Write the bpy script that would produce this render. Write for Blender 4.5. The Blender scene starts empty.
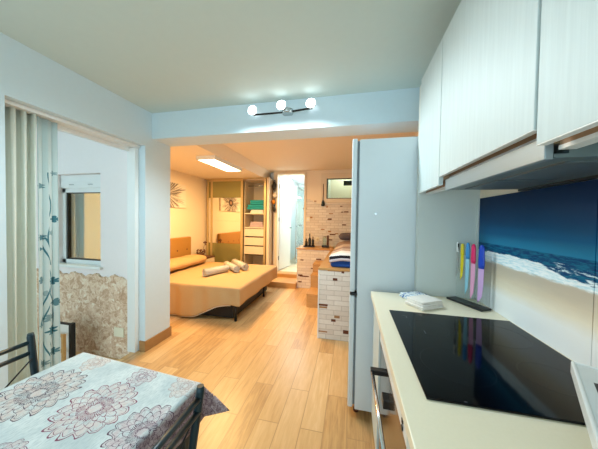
import bpy, bmesh, math, random
from mathutils import Vector, Matrix
random.seed(7)
S = bpy.context.scene
COL = S.collection
PI = math.pi
WP = {}          # world origin of every object built

# ------------------------------------------------------------------ node helpers
def lin(c):
    return tuple(((x / 12.92) if x <= 0.04045 else ((x + 0.055) / 1.055) ** 2.4) for x in [v / 255.0 for v in c]) + (1.0,)

class NT:
    def __init__(s, tree): s.t = tree; s.n = tree.nodes; s.l = tree.links
    def put(s, sock, v):
        if isinstance(v, bpy.types.NodeSocket): s.l.new(v, sock)
        elif v is not None: sock.default_value = v
    def m(s, op, a, b=None, c=None, clamp=False):
        n = s.n.new('ShaderNodeMath'); n.operation = op; n.use_clamp = clamp
        for i, v in enumerate((a, b, c)):
            if v is not None: s.put(n.inputs[i], v)
        return n.outputs[0]
    def vm(s, op, a, b=None):
        n = s.n.new('ShaderNodeVectorMath'); n.operation = op
        s.put(n.inputs[0], a)
        if b is not None: s.put(n.inputs[1], b)
        return n.outputs['Value'] if op in ('LENGTH', 'DOT_PRODUCT', 'DISTANCE') else n.outputs[0]
    def xyz(s, v):
        n = s.n.new('ShaderNodeSeparateXYZ'); s.l.new(v, n.inputs[0]); return n.outputs
    def cxyz(s, x, y, z=0.0):
        n = s.n.new('ShaderNodeCombineXYZ')
        for i, v in enumerate((x, y, z)): s.put(n.inputs[i], v)
        return n.outputs[0]
    def mix(s, f, a, b, blend='MIX'):
        n = s.n.new('ShaderNodeMix'); n.data_type = 'RGBA'; n.blend_type = blend
        s.put(n.inputs[0], f); s.put(n.inputs[6], a); s.put(n.inputs[7], b)
        return n.outputs[2]
    def noise(s, vec, scale, detail=3.0, rough=0.55, dist=0.0):
        n = s.n.new('ShaderNodeTexNoise'); s.put(n.inputs['Vector'], vec)
        n.inputs['Scale'].default_value = scale; n.inputs['Detail'].default_value = detail
        n.inputs['Roughness'].default_value = rough; n.inputs['Distortion'].default_value = dist
        return n.outputs[0]
    def ss(s, v, a, b):
        n = s.n.new('ShaderNodeMapRange'); n.interpolation_type = 'SMOOTHSTEP'
        s.put(n.inputs[0], v); n.inputs[1].default_value = a; n.inputs[2].default_value = b
        return n.outputs[0]
    def ramp(s, f, stops, interp='LINEAR'):
        n = s.n.new('ShaderNodeValToRGB'); s.put(n.inputs[0], f); r = n.color_ramp; r.interpolation = interp
        while len(r.elements) < len(stops): r.elements.new(0.5)
        for e, (p, c) in zip(r.elements, stops): e.position = p; e.color = lin(c)
        return n.outputs[0]
    def pos(s): return s.n.new('ShaderNodeNewGeometry').outputs['Position']
    def uv(s): return s.n.new('ShaderNodeTexCoord').outputs['UV']
    def bump(s, h, strength, dist=0.01):
        n = s.n.new('ShaderNodeBump'); s.put(n.inputs['Height'], h)
        n.inputs['Strength'].default_value = strength; n.inputs['Distance'].default_value = dist
        return n.outputs[0]

def base_mat(name):
    m = bpy.data.materials.new(name); m.use_nodes = True
    nt = NT(m.node_tree); b = nt.n['Principled BSDF']
    return m, nt, b

def mat(name, c, rough=0.5, metal=0.0, var=0.05, scale=14.0, bump=0.0, stretch=(1, 1, 1), spec=0.5, emit=None, es=0.0):
    m, nt, b = base_mat(name)
    v = nt.vm('MULTIPLY', nt.pos(), stretch)
    n = nt.noise(v, scale)
    base = lin(c)
    dark = tuple(x * (1 - var) for x in base[:3]) + (1,)
    lite = tuple(min(1, x * (1 + var)) for x in base[:3]) + (1,)
    nt.put(b.inputs['Base Color'], nt.mix(n, dark, lite))
    b.inputs['Roughness'].default_value = rough; b.inputs['Metallic'].default_value = metal
    b.inputs['Specular IOR Level'].default_value = spec
    if bump: nt.put(b.inputs['Normal'], nt.bump(n, bump))
    if emit:
        b.inputs['Emission Color'].default_value = emit; b.inputs['Emission Strength'].default_value = es
    return m

# ------------------------------------------------------------------ mesh helpers
class MB:
    def __init__(s): s.bm = bmesh.new(); s.mi = 0; s.uvl = None
    def box(s, x0, x1, y0, y1, z0, z1, bev=0.0, seg=2, mat_i=0, rot=None, piv=None):
        r = bmesh.ops.create_cube(s.bm, size=1.0); vs = r['verts']
        c = Vector(((x0 + x1) / 2, (y0 + y1) / 2, (z0 + z1) / 2))
        for v in vs: v.co = Vector((v.co.x * (x1 - x0), v.co.y * (y1 - y0), v.co.z * (z1 - z0))) + c
        fs = list({f for v in vs for f in v.link_faces})
        for f in fs: f.material_index = mat_i
        if bev:
            es = list({e for v in vs for e in v.link_edges})
            r = bmesh.ops.bevel(s.bm, geom=es, offset=bev, segments=seg, profile=0.5, affect='EDGES')
            vs = list({v for f in r['faces'] for v in f.verts} | {v for v in vs if v.is_valid})
            for f in {f for v in vs for f in v.link_faces}: f.material_index = mat_i
        if rot is not None:
            p = Vector(piv) if piv is not None else c
            for v in vs: v.co = rot @ (v.co - p) + p
        return s
    def tube(s, pts, r, n=10, mat_i=0, cap=True):
        pts = [Vector(p) for p in pts]; rs = r if isinstance(r, (list, tuple)) else [r] * len(pts)
        rings = []; prev = None
        for i, p in enumerate(pts):
            a = pts[max(0, i - 1)]; b = pts[min(len(pts) - 1, i + 1)]
            t = (b - a).normalized()
            if prev is None:
                u = t.cross(Vector((0, 0, 1)) if abs(t.z) < 0.9 else Vector((1, 0, 0))).normalized()
            else: u = (prev - t * prev.dot(t)).normalized()
            prev = u; w = t.cross(u)
            rings.append([s.bm.verts.new(p + (u * math.cos(2 * PI * k / n) + w * math.sin(2 * PI * k / n)) * rs[i]) for k in range(n)])
        for a, b in zip(rings, rings[1:]):
            for k in range(n):
                f = s.bm.faces.new((a[k], a[(k + 1) % n], b[(k + 1) % n], b[k])); f.material_index = mat_i; f.smooth = True
        if cap:
            for rg in (rings[0][::-1], rings[-1]):
                f = s.bm.faces.new(rg); f.material_index = mat_i
        return s
    def lathe(s, cx, cy, prof, n=20, mat_i=0):
        rings = [[s.bm.verts.new((cx + r * math.cos(2 * PI * k / n), cy + r * math.sin(2 * PI * k / n), z)) for k in range(n)] for r, z in prof]
        for a, b in zip(rings, rings[1:]):
            for k in range(n):
                f = s.bm.faces.new((a[k], a[(k + 1) % n], b[(k + 1) % n], b[k])); f.smooth = True; f.material_index = mat_i
        s.bm.faces.new(rings[0][::-1]).material_index = mat_i; s.bm.faces.new(rings[-1]).material_index = mat_i
        return s
    def prism(s, poly, axis, a, b, mat_i=0):
        """extrude a polygon of (p,q) along an axis from a to b"""
        def mk(p, q, t): return {'x': (t, p, q), 'y': (p, t, q), 'z': (p, q, t)}[axis]
        lo = [s.bm.verts.new(mk(p, q, a)) for p, q in poly]; hi = [s.bm.verts.new(mk(p, q, b)) for p, q in poly]
        n = len(poly)
        for k in range(n):
            s.bm.faces.new((lo[k], lo[(k + 1) % n], hi[(k + 1) % n], hi[k])).material_index = mat_i
        s.bm.faces.new(lo[::-1]).material_index = mat_i; s.bm.faces.new(hi).material_index = mat_i
        return s
    def grid(s, nu, nv, fn, uvfn=None, mat_i=0):
        vs = [[s.bm.verts.new(fn(i / nu, j / nv)) for j in range(nv + 1)] for i in range(nu + 1)]
        if uvfn and s.uvl is None: s.uvl = s.bm.loops.layers.uv.new('UVMap')
        for i in range(nu):
            for j in range(nv):
                f = s.bm.faces.new((vs[i][j], vs[i + 1][j], vs[i + 1][j + 1], vs[i][j + 1])); f.smooth = True; f.material_index = mat_i
                if uvfn:
                    for lp, (a, b) in zip(f.loops, ((i, j), (i + 1, j), (i + 1, j + 1), (i, j + 1))):
                        lp[s.uvl].uv = uvfn(a / nu, b / nv)
        return s
    def ball(s, c, r, sc=(1, 1, 1), mat_i=0, sub=2):
        rr = bmesh.ops.create_icosphere(s.bm, subdivisions=sub, radius=r)
        for v in rr['verts']: v.co = Vector((v.co.x * sc[0], v.co.y * sc[1], v.co.z * sc[2])) + Vector(c)
        for f in {f for v in rr['verts'] for f in v.link_faces}: f.smooth = True; f.material_index = mat_i
        return s

def obj(name, mb, mats, parent=None, solid=0.0, sub=0, fixn=True, smooth_by=None):
    bm = mb.bm
    if fixn: bmesh.ops.recalc_face_normals(bm, faces=bm.faces)
    xs = [v.co for v in bm.verts]
    lo = Vector((min(c.x for c in xs), min(c.y for c in xs), min(c.z for c in xs)))
    hi = Vector((max(c.x for c in xs), max(c.y for c in xs), max(c.z for c in xs)))
    org = Vector(((lo.x + hi.x) / 2, (lo.y + hi.y) / 2, lo.z))
    for v in bm.verts: v.co -= org
    me = bpy.data.meshes.new(name); bm.to_mesh(me); bm.free()
    for m in (mats if isinstance(mats, (list, tuple)) else [mats]): me.materials.append(m)
    o = bpy.data.objects.new(name, me); COL.objects.link(o)
    if parent is not None:
        o.parent = parent; o.location = org - WP[parent.name]
    else: o.location = org
    WP[o.name] = org
    if solid:
        md = o.modifiers.new('thick', 'SOLIDIFY'); md.thickness = solid; md.offset = 0
    if sub:
        md = o.modifiers.new('sub', 'SUBSURF'); md.levels = sub; md.render_levels = sub
    return o

def tag(o, label, cat, group=None):
    o['label'] = label; o['category'] = cat
    if group: o['group'] = group
    return o
def thing(name, label, cat, loc, group=None):
    o = bpy.data.objects.new(name, None); COL.objects.link(o); o.empty_display_size = 0.05
    o.location = loc; WP[o.name] = Vector(loc)
    return tag(o, label, cat, group)
def struct(name, mb, mats, parent=None, **k):
    o = obj(name, mb, mats, parent, **k)
    if parent is None: o['kind'] = 'structure'
    return o
def rotz(a): return Matrix.Rotation(a, 3, 'Z')

# ------------------------------------------------------------------ materials
M = {}
M['wall'] = mat('wall_paint', (242, 228, 206), 0.7, var=0.02, scale=30, bump=0.04)
M['kwall'] = mat('kitchen_wall_paint', (214, 230, 237), 0.7, var=0.02, scale=30, bump=0.04)
M['bwall'] = mat('balcony_wall_paint', (246, 238, 236), 0.7, var=0.02, scale=30, bump=0.04)
M['ceil'] = mat('ceiling_paint', (202, 218, 213), 0.75, var=0.02, scale=20, bump=0.04)
M['white'] = mat('white_lacquer', (236, 238, 236), 0.3, var=0.015)
M['door_white'] = mat('door_white', (232, 236, 234), 0.35, var=0.02)
M['fridge'] = mat('fridge_white', (222, 230, 234), 0.32, var=0.015)
M['gasket'] = mat('grey_rubber', (120, 130, 136), 0.6)
M['panel'] = mat('panel_white', (214, 220, 214), 0.4, var=0.02)
M['cab'] = mat('cabinet_grain_white', (202, 213, 212), 0.55, var=0.10, scale=60, bump=0.05, stretch=(1, 1.2, 0.06))
M['cabin'] = mat('cabinet_melamine', (228, 228, 222), 0.45, var=0.02)
M['ply'] = mat('raw_plywood', (176, 142, 110), 0.6, var=0.18, scale=20, stretch=(1, 0.2, 6))
M['hood'] = mat('brushed_steel', (150, 163, 168), 0.4, metal=0.4, var=0.08, scale=80, stretch=(1, 0.05, 4))
M['hood_grey'] = mat('hood_underside_grey', (108, 124, 126), 0.35, metal=0.3, var=0.06)
M['mesh'] = mat('filter_mesh', (120, 130, 132), 0.4, metal=0.6, var=0.2, scale=300)
M['black'] = mat('black_plastic', (18, 19, 21), 0.35, var=0.1)
M['blackglass'] = mat('black_glass', (4, 5, 8), 0.07, var=0.1, spec=0.2)
M['ovenglass'] = mat('reflective_oven_glass', (120, 104, 88), 0.08, metal=0.75, var=0.05)
M['chrome'] = mat('chrome', (225, 226, 228), 0.15, metal=1.0, var=0.02)
M['rack_steel'] = mat('rack_steel', (222, 226, 224), 0.35, metal=0.1, var=0.08, scale=20)
M['steel'] = mat('steel_sheet', (190, 195, 196), 0.22, metal=1.0, var=0.06)
M['teal_metal'] = mat('dark_teal_metal', (28, 50, 58), 0.32, metal=0.25, var=0.08)
M['darkmetal'] = mat('dark_metal', (28, 27, 27), 0.45, metal=0.3, var=0.1)
M['worktop'] = mat('cream_worktop', (238, 228, 202), 0.3, var=0.03, scale=120)
M['baseboard'] = mat('wood_tile_skirting', (166, 124, 76), 0.45, var=0.14, scale=12, stretch=(1, 1, 6))
M['orange_wood'] = mat('orange_wood', (194, 146, 86), 0.45, var=0.16, scale=9, stretch=(1, 0.25, 5), bump=0.05)
M['wood_lt'] = mat('pale_wood', (222, 186, 138), 0.45, var=0.1, scale=9, stretch=(5, 1, 0.4))
M['ward'] = mat('wardrobe_beige', (232, 216, 190), 0.45, var=0.04, scale=10)
M['ward_in'] = mat('wardrobe_inside', (214, 196, 168), 0.5, var=0.04, scale=10)
M['goldframe'] = mat('gold_door_frame', (202, 178, 128), 0.35, metal=0.4, var=0.05)
M['goldglass'] = mat('olive_gold_glass', (152, 146, 92), 0.18, metal=0.35, var=0.05, scale=4)
M['spread'] = mat('ochre_bedspread', (190, 154, 106), 0.85, var=0.06, scale=90, bump=0.15)
M['pillow'] = mat('ochre_pillowcase', (196, 156, 104), 0.85, var=0.05, scale=60, bump=0.1)
M['headboard'] = mat('mustard_upholstery', (176, 130, 62), 0.6, var=0.06, scale=40, bump=0.08)
M['hem'] = mat('white_hem', (226, 216, 200), 0.8)
M['towel'] = mat('taupe_towel', (190, 184, 172), 0.95, var=0.12, scale=180, bump=0.5)
M['teal_cloth'] = mat('teal_blanket', (34, 150, 158), 0.9, var=0.12, scale=50, bump=0.3)
M['white_cloth'] = mat('white_linen', (236, 230, 222), 0.9, var=0.05, scale=60, bump=0.2)
M['lilac_cloth'] = mat('lilac_linen', (190, 170, 176), 0.9, var=0.08, scale=60, bump=0.2)
M['blue_cloth'] = mat('blue_sheet', (24, 76, 160), 0.85, var=0.12, scale=30, bump=0.2)
M['grey_cloth'] = mat('grey_cushion_cloth', (96, 88, 96), 0.9, var=0.15, scale=40, bump=0.2)
M['curtain'] = mat('sage_grey_drape', (230, 236, 226), 0.85, var=0.05, scale=120, bump=0.1)
M['plate'] = mat('cream_plate', (240, 232, 206), 0.4, var=0.02)
M['bottle'] = mat('dark_bottle_glass', (20, 15, 14), 0.12, var=0.2)
M['brown'] = mat('brown_wood', (92, 54, 34), 0.5, var=0.15)
M['leather_black'] = mat('black_bag', (30, 26, 26), 0.55, var=0.1)
M['bag_cream'] = mat('cream_bag', (230, 212, 188), 0.7, var=0.05)
M['bag_orange'] = mat('orange_bag', (222, 140, 36), 0.6, var=0.08)
M['tile_b'] = mat('bathroom_white_tile', (236, 241, 241), 0.25, var=0.03)
M['bfloor'] = mat('bathroom_floor_tile', (226, 204, 168), 0.4, var=0.06, scale=6)
for nm, c in dict(k_yellow=(240, 216, 30), k_sky=(58, 150, 214), k_skyblade=(150, 206, 226), k_pink=(236, 40, 108), k_pinkblade=(240, 170, 206), k_blue=(20, 70, 196), k_lav=(214, 172, 224)).items():
    M[nm] = mat(nm, c, 0.3, var=0.02)

def glass_mat(name, tint=(230, 245, 245), gloss=0.10, rough=0.02, fmax=0.75):
    m, nt, b = base_mat(name)
    nt.n.remove(b); out = nt.n['Material Output']
    tr = nt.n.new('ShaderNodeBsdfTransparent'); tr.inputs[0].default_value = lin(tint)
    gl = nt.n.new('ShaderNodeBsdfGlossy'); gl.inputs['Roughness'].default_value = rough; gl.inputs[0].default_value = (1, 1, 1, 1)
    fr = nt.n.new('ShaderNodeFresnel'); fr.inputs[0].default_value = 1.45
    f = nt.m('ADD', nt.m('MULTIPLY', fr.outputs[0], fmax), gloss, clamp=True)
    mx = nt.n.new('ShaderNodeMixShader'); nt.l.new(f, mx.inputs[0]); nt.l.new(tr.outputs[0], mx.inputs[1]); nt.l.new(gl.outputs[0], mx.inputs[2])
    nt.l.new(mx.outputs[0], out.inputs[0])
    return m
M['glass'] = glass_mat('window_glass', gloss=0.0, fmax=0.4)
M['showerglass'] = glass_mat('shower_glass', (236, 246, 246), 0.06)
M['acrylic'] = glass_mat('clear_acrylic', (250, 252, 252), 0.0, fmax=0.15)

def mirror_mat():
    m, nt, b = base_mat('mirror_silver')
    b.inputs['Metallic'].default_value = 1.0; b.inputs['Roughness'].default_value = 0.015
    nt.put(b.inputs['Base Color'], nt.mix(nt.noise(nt.pos(), 2.0), lin((244, 238, 228)), lin((248, 242, 232))))
    return m
M['mirror'] = mirror_mat()

def floor_mat():
    m, nt, b = base_mat('wood_plank_tile')
    p = nt.xyz(nt.pos())
    v = nt.cxyz(p[1], p[0], 0.0)
    br = nt.n.new('ShaderNodeTexBrick'); nt.l.new(v, br.inputs['Vector'])
    br.offset = 0.37; br.offset_frequency = 2
    br.inputs['Color1'].default_value = (0, 0, 0, 1); br.inputs['Color2'].default_value = (1, 1, 1, 1)
    br.inputs['Mortar'].default_value = (0.5, 0.5, 0.5, 1)
    br.inputs['Scale'].default_value = 1.0; br.inputs['Mortar Size'].default_value = 0.003; br.inputs['Mortar Smooth'].default_value = 0.1
    br.inputs['Brick Width'].default_value = 0.9; br.inputs['Row Height'].default_value = 0.148
    br.inputs['Bias'].default_value = 0.0
    tone = nt.xyz(br.outputs['Color'])[0]
    shift = nt.m('MULTIPLY', tone, 7.3)
    g = nt.noise(nt.cxyz(nt.m('MULTIPLY', p[0], 16.0), nt.m('ADD', nt.m('MULTIPLY', p[1], 1.6), shift), shift), 2.2, 5.0, 0.62, 0.6)
    g2 = nt.noise(nt.cxyz(nt.m('MULTIPLY', p[0], 70.0), nt.m('MULTIPLY', p[1], 4.0), shift), 2.0, 3.0)
    f = nt.m('ADD', nt.m('MULTIPLY', g, 0.58), nt.m('ADD', nt.m('MULTIPLY', tone, 0.28), nt.m('MULTIPLY', g2, 0.2)))
    c = nt.ramp(f, [(0.25, (166, 124, 78)), (0.46, (204, 162, 108)), (0.66, (218, 180, 128)), (0.85, (232, 202, 156))])
    c = nt.mix(nt.m('MULTIPLY', br.outputs['Fac'], 0.55), c, lin((156, 116, 76)))
    nt.put(b.inputs['Base Color'], c); b.inputs['Roughness'].default_value = 0.33
    nt.put(b.inputs['Normal'], nt.bump(nt.m('SUBTRACT', nt.m('MULTIPLY', g2, 0.2), br.outputs['Fac']), 0.25, 0.003))
    return m
M['floor'] = floor_mat()

def brick_mat(name, axis, c1, c2, mort):
    m, nt, b = base_mat(name)
    p = nt.xyz(nt.pos())
    v = nt.cxyz(p[0] if axis == 'x' else p[1], p[2], 0.0)
    br = nt.n.new('ShaderNodeTexBrick'); nt.l.new(v, br.inputs['Vector'])
    br.inputs['Color1'].default_value = lin(c1); br.inputs['Color2'].default_value = lin(c2); br.inputs['Mortar'].default_value = lin(mort)
    br.inputs['Scale'].default_value = 1.0; br.inputs['Mortar Size'].default_value = 0.004
    br.inputs['Brick Width'].default_value = 0.17; br.inputs['Row Height'].default_value = 0.056
    n = nt.noise(nt.pos(), 40.0, 4.0)
    c = nt.mix(nt.m('MULTIPLY', n, 0.35), br.outputs['Color'], lin(mort), 'MULTIPLY')
    nt.put(b.inputs['Base Color'], c); b.inputs['Roughness'].default_value = 0.7
    nt.put(b.inputs['Normal'], nt.bump(nt.m('SUBTRACT', n, nt.m('MULTIPLY', br.outputs['Fac'], 1.5)), 0.35, 0.006))
    return m
M['brick'] = brick_mat('white_brick_print', 'x', (240, 234, 226), (224, 214, 204), (206, 196, 186))
M['brick_side'] = brick_mat('white_brick_print_side', 'y', (240, 234, 226), (224, 214, 204), (206, 196, 186))
M['patch'] = mat('bare_brown_brick', (104, 60, 40), 0.8, var=0.35, scale=60, bump=0.3)
M['patch2'] = mat('bare_ochre_brick', (168, 124, 82), 0.8, var=0.35, scale=60, bump=0.3)

def stone_mat():
    m, nt, b = base_mat('beige_stone_cladding')
    p = nt.pos()
    d = nt.vm('ADD', p, nt.vm('MULTIPLY', nt.n.new('ShaderNodeTexNoise').outputs[1], (0.0, 0.0, 0.0)))
    nz = nt.n.new('ShaderNodeTexNoise'); nz.inputs['Scale'].default_value = 9.0; nz.inputs['Detail'].default_value = 4.0; nt.l.new(p, nz.inputs['Vector'])
    d = nt.vm('ADD', p, nt.vm('MULTIPLY', nt.vm('SUBTRACT', nz.outputs[1], (0.5, 0.5, 0.5)), (0.16, 0.16, 0.16)))
    vo = nt.n.new('ShaderNodeTexVoronoi'); vo.inputs['Scale'].default_value = 19.0; nt.l.new(d, vo.inputs['Vector'])
    n = nt.noise(d, 24.0, 6.0, 0.65, 1.2)
    cell = nt.xyz(vo.outputs['Color'])[0]
    f = nt.m('ADD', nt.m('MULTIPLY', cell, 0.18), nt.m('MULTIPLY', n, 0.86))
    c = nt.ramp(f, [(0.28, (188, 146, 114)), (0.44, (210, 170, 138)), (0.55, (236, 206, 176)), (0.70, (252, 238, 220))])
    nt.put(b.inputs['Base Color'], c); b.inputs['Roughness'].default_value = 0.75
    nt.put(b.inputs['Normal'], nt.bump(f, 0.6, 0.02))
    return m
M['stone'] = stone_mat()

def flower_group():
    g = bpy.data.node_groups.new('flower_print', 'ShaderNodeTree')
    I = g.interface
    I.new_socket('Vector', in_out='INPUT', socket_type='NodeSocketVector')
    I.new_socket('Center', in_out='INPUT', socket_type='NodeSocketVector')
    I.new_socket('Radius', in_out='INPUT', socket_type='NodeSocketFloat')
    I.new_socket('Petals', in_out='INPUT', socket_type='NodeSocketFloat')
    I.new_socket('Ink', in_out='OUTPUT', socket_type='NodeSocketFloat')
    I.new_socket('Fill', in_out='OUTPUT', socket_type='NodeSocketFloat')
    nt = NT(g); gi = nt.n.new('NodeGroupInput'); go = nt.n.new('NodeGroupOutput')
    V, C, R, N = gi.outputs[0], gi.outputs[1], gi.outputs[2], gi.outputs[3]
    wob = nt.n.new('ShaderNodeTexNoise'); wob.inputs['Scale'].default_value = 22.0; nt.l.new(V, wob.inputs['Vector'])
    d0 = nt.vm('SUBTRACT', V, C)
    d = nt.vm('ADD', d0, nt.vm('MULTIPLY', nt.vm('SUBTRACT', wob.outputs[1], (0.5, 0.5, 0.5)), (0.030, 0.030, 0.0)))
    x = nt.xyz(d)
    r = nt.m('DIVIDE', nt.m('SQRT', nt.m('ADD', nt.m('MULTIPLY', x[0], x[0]), nt.m('MULTIPLY', x[1], x[1]))), R)
    th = nt.m('ARCTAN2', x[1], x[0])
    ink = None
    for k, (rad, ph, w, amp) in enumerate(((0.84, 0.0, 0.017, 0.16), (0.76, 0.0, 0.008, 0.16), (0.60, 1.57, 0.012, 0.14), (0.47, 0.0, 0.011, 0.13), (0.33, 1.57, 0.011, 0.10), (0.17, 0.0, 0.014, 0.05))):
        pet = nt.m('ABSOLUTE', nt.m('SINE', nt.m('ADD', nt.m('MULTIPLY', nt.m('MULTIPLY', th, N), 0.5), ph)))
        edge = nt.m('ADD', nt.m('MULTIPLY', pet, amp), rad - amp * 0.35)
        line = nt.m('LESS_THAN', nt.m('ABSOLUTE', nt.m('SUBTRACT', r, edge)), w)
        if k == 0: fill = nt.m('LESS_THAN', r, edge)
        ink = line if ink is None else nt.m('MAXIMUM', ink, line)
    # petal veins: fine rays, thicker near the heart
    ray = nt.m('ABSOLUTE', nt.m('SINE', nt.m('ADD', nt.m('MULTIPLY', nt.m('MULTIPLY', th, N), 2.0), nt.m('MULTIPLY', r, 3.0))))
    rays = nt.m('MULTIPLY', nt.m('LESS_THAN', ray, 0.20), nt.m('MULTIPLY', fill, 0.5))
    ink = nt.m('MAXIMUM', ink, nt.m('MULTIPLY', rays, nt.m('GREATER_THAN', nt.noise(V, 60.0), 0.50)))
    heart = nt.m('MULTIPLY', nt.m('LESS_THAN', ray, 0.6), nt.m('MULTIPLY', nt.m('LESS_THAN', r, 0.42), nt.m('GREATER_THAN', r, 0.14)))
    ink = nt.m('MAXIMUM', ink, nt.m('MULTIPLY', heart, nt.m('MULTIPLY', nt.m('GREATER_THAN', nt.noise(V, 90.0), 0.42), 1.0)))
    nt.l.new(ink, go.inputs[0]); nt.l.new(fill, go.inputs[1])
    return g
FG = flower_group()
def flower(nt, vec, c, R, N):
    n = nt.n.new('ShaderNodeGroup'); n.node_tree = FG
    nt.l.new(vec, n.inputs[0]); n.inputs[1].default_value = (c[0], c[1], 0); n.inputs[2].default_value = R; n.inputs[3].default_value = N
    return n.outputs[0], n.outputs[1]

TW, TL = 0.611, 0.93          # table top in its own axes
def cloth_mat():
    m, nt, b = base_mat('floral_tablecloth')
    uv = nt.uv(); u = nt.xyz(uv)
    weave = nt.noise(nt.vm('MULTIPLY', uv, (260, 60, 1)), 1.0, 3.0)
    mott = nt.noise(uv, 9.0, 4.0)
    col = nt.mix(nt.ss(mott, 0.35, 0.65), lin((196, 208, 212)), lin((220, 228, 230)))
    col = nt.mix(nt.m('MULTIPLY', nt.ss(weave, 0.4, 0.7), 0.5), col, lin((158, 176, 184)))
    FL = [((0.384, -0.198), 0.115, 17, (124, 48, 84), (218, 204, 202)), ((0.135, -0.215), 0.128, 19, (72, 56, 78), (212, 192, 186)),
          ((0.133, -0.035), 0.055, 11, (176, 146, 140), (220, 208, 202)), ((0.385, -0.045), 0.055, 11, (116, 70, 96), (208, 196, 200)),
          ((0.600, -0.215), 0.100, 17, (78, 36, 72), (204, 184, 190)), ((0.33, -0.385), 0.06, 12, (110, 70, 96), (212, 200, 202)),
          ((0.575, -0.03), 0.06, 12, (166, 140, 140), (216, 206, 202)), ((0.10, -0.46), 0.12, 14, (132, 80, 104), (216, 206, 206)),
          ((0.52, -0.52), 0.13, 15, (120, 84, 104), (214, 202, 200)), ((0.27, -0.68), 0.12, 13, (118, 70, 96), (212, 200, 200)), ((0.03, 0.06), 0.07, 12, (120, 80, 96), (210, 196, 198)),
          ((0.70, -0.02), 0.07, 12, (80, 46, 66), (160, 134, 136)), ((0.68, -0.12), 0.05, 11, (80, 46, 66), (160, 134, 136)), ((0.70, -0.32), 0.10, 13, (80, 46, 66), (160, 134, 136))]
    # the cloth is darker, with a denser print, beyond the table edge
    bx = nt.m('SUBTRACT', nt.m('ABSOLUTE', nt.m('SUBTRACT', u[0], TW / 2)), TW / 2)
    by = nt.m('SUBTRACT', nt.m('ABSOLUTE', nt.m('ADD', u[1], TL / 2)), TL / 2)
    bd = nt.ss(nt.m('MAXIMUM', bx, by), 0.004, 0.016)
    bcol = nt.mix(nt.ss(nt.noise(uv, 55.0, 5.0, 0.7, 1.0), 0.40, 0.62), lin((122, 94, 100)), lin((190, 170, 172)))
    col = nt.mix(bd, col, bcol)
    for c, R, N, ink, fill in FL:
        i, f = flower(nt, uv, c, R, N)
        col = nt.mix(nt.m('MULTIPLY', nt.m('MULTIPLY', f, nt.ss(nt.noise(uv, 40.0, 4.0), 0.3, 0.65)), 0.8), col, lin(fill))
        col = nt.mix(nt.m('MULTIPLY', i, 0.95), col, lin(ink))
    nt.put(b.inputs['Base Color'], col); b.inputs['Roughness'].default_value = 0.75
    nt.put(b.inputs['Normal'], nt.bump(weave, 0.2, 0.002))
    return m
M['cloth'] = cloth_mat()

def sprig_mat(name, ground, c1, ink, flowers, stems, alpha=1.0):
    m, nt, b = base_mat(name)
    uv = nt.uv(); u = nt.xyz(uv)
    col = nt.mix(nt.noise(nt.vm('MULTIPLY', uv, (200, 200, 1)), 1.0), lin(ground), lin(c1))
    mk = None
    for (cx, a, k, ph, z0, z1) in stems:
        off = nt.m('ADD', nt.m('MULTIPLY', nt.m('SINE', nt.m('ADD', nt.m('MULTIPLY', u[1], k), ph)), a), cx)
        ln = nt.m('LESS_THAN', nt.m('ABSOLUTE', nt.m('SUBTRACT', u[0], off)), 0.0022)
        ln = nt.m('MULTIPLY', ln, nt.m('MULTIPLY', nt.m('GREATER_THAN', u[1], z0), nt.m('LESS_THAN', u[1], z1)))
        mk = ln if mk is None else nt.m('MAXIMUM', mk, ln)
    for (cx, cy, R, n, s) in flowers:
        d = nt.xyz(nt.vm('SUBTRACT', uv, (cx, cy, 0)))
        r = nt.m('SQRT', nt.m('ADD', nt.m('MULTIPLY', d[0], d[0]), nt.m('MULTIPLY', d[1], d[1])))
        th = nt.m('ARCTAN2', d[1], d[0])
        pet = nt.m('ABSOLUTE', nt.m('SINE', nt.m('MULTIPLY', th, n / 2.0)))
        f = nt.m('MULTIPLY', nt.m('LESS_THAN', r, nt.m('MULTIPLY', nt.m('ADD', nt.m('MULTIPLY', pet, 0.5), 0.5), R)), s)
        mk = nt.m('MAXIMUM', mk, f)
    nt.put(b.inputs['Base Color'], nt.mix(mk, col, lin(ink)))
    b.inputs['Roughness'].default_value = 0.85
    if alpha < 1: b.inputs['Alpha'].default_value = alpha
    return m

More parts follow.
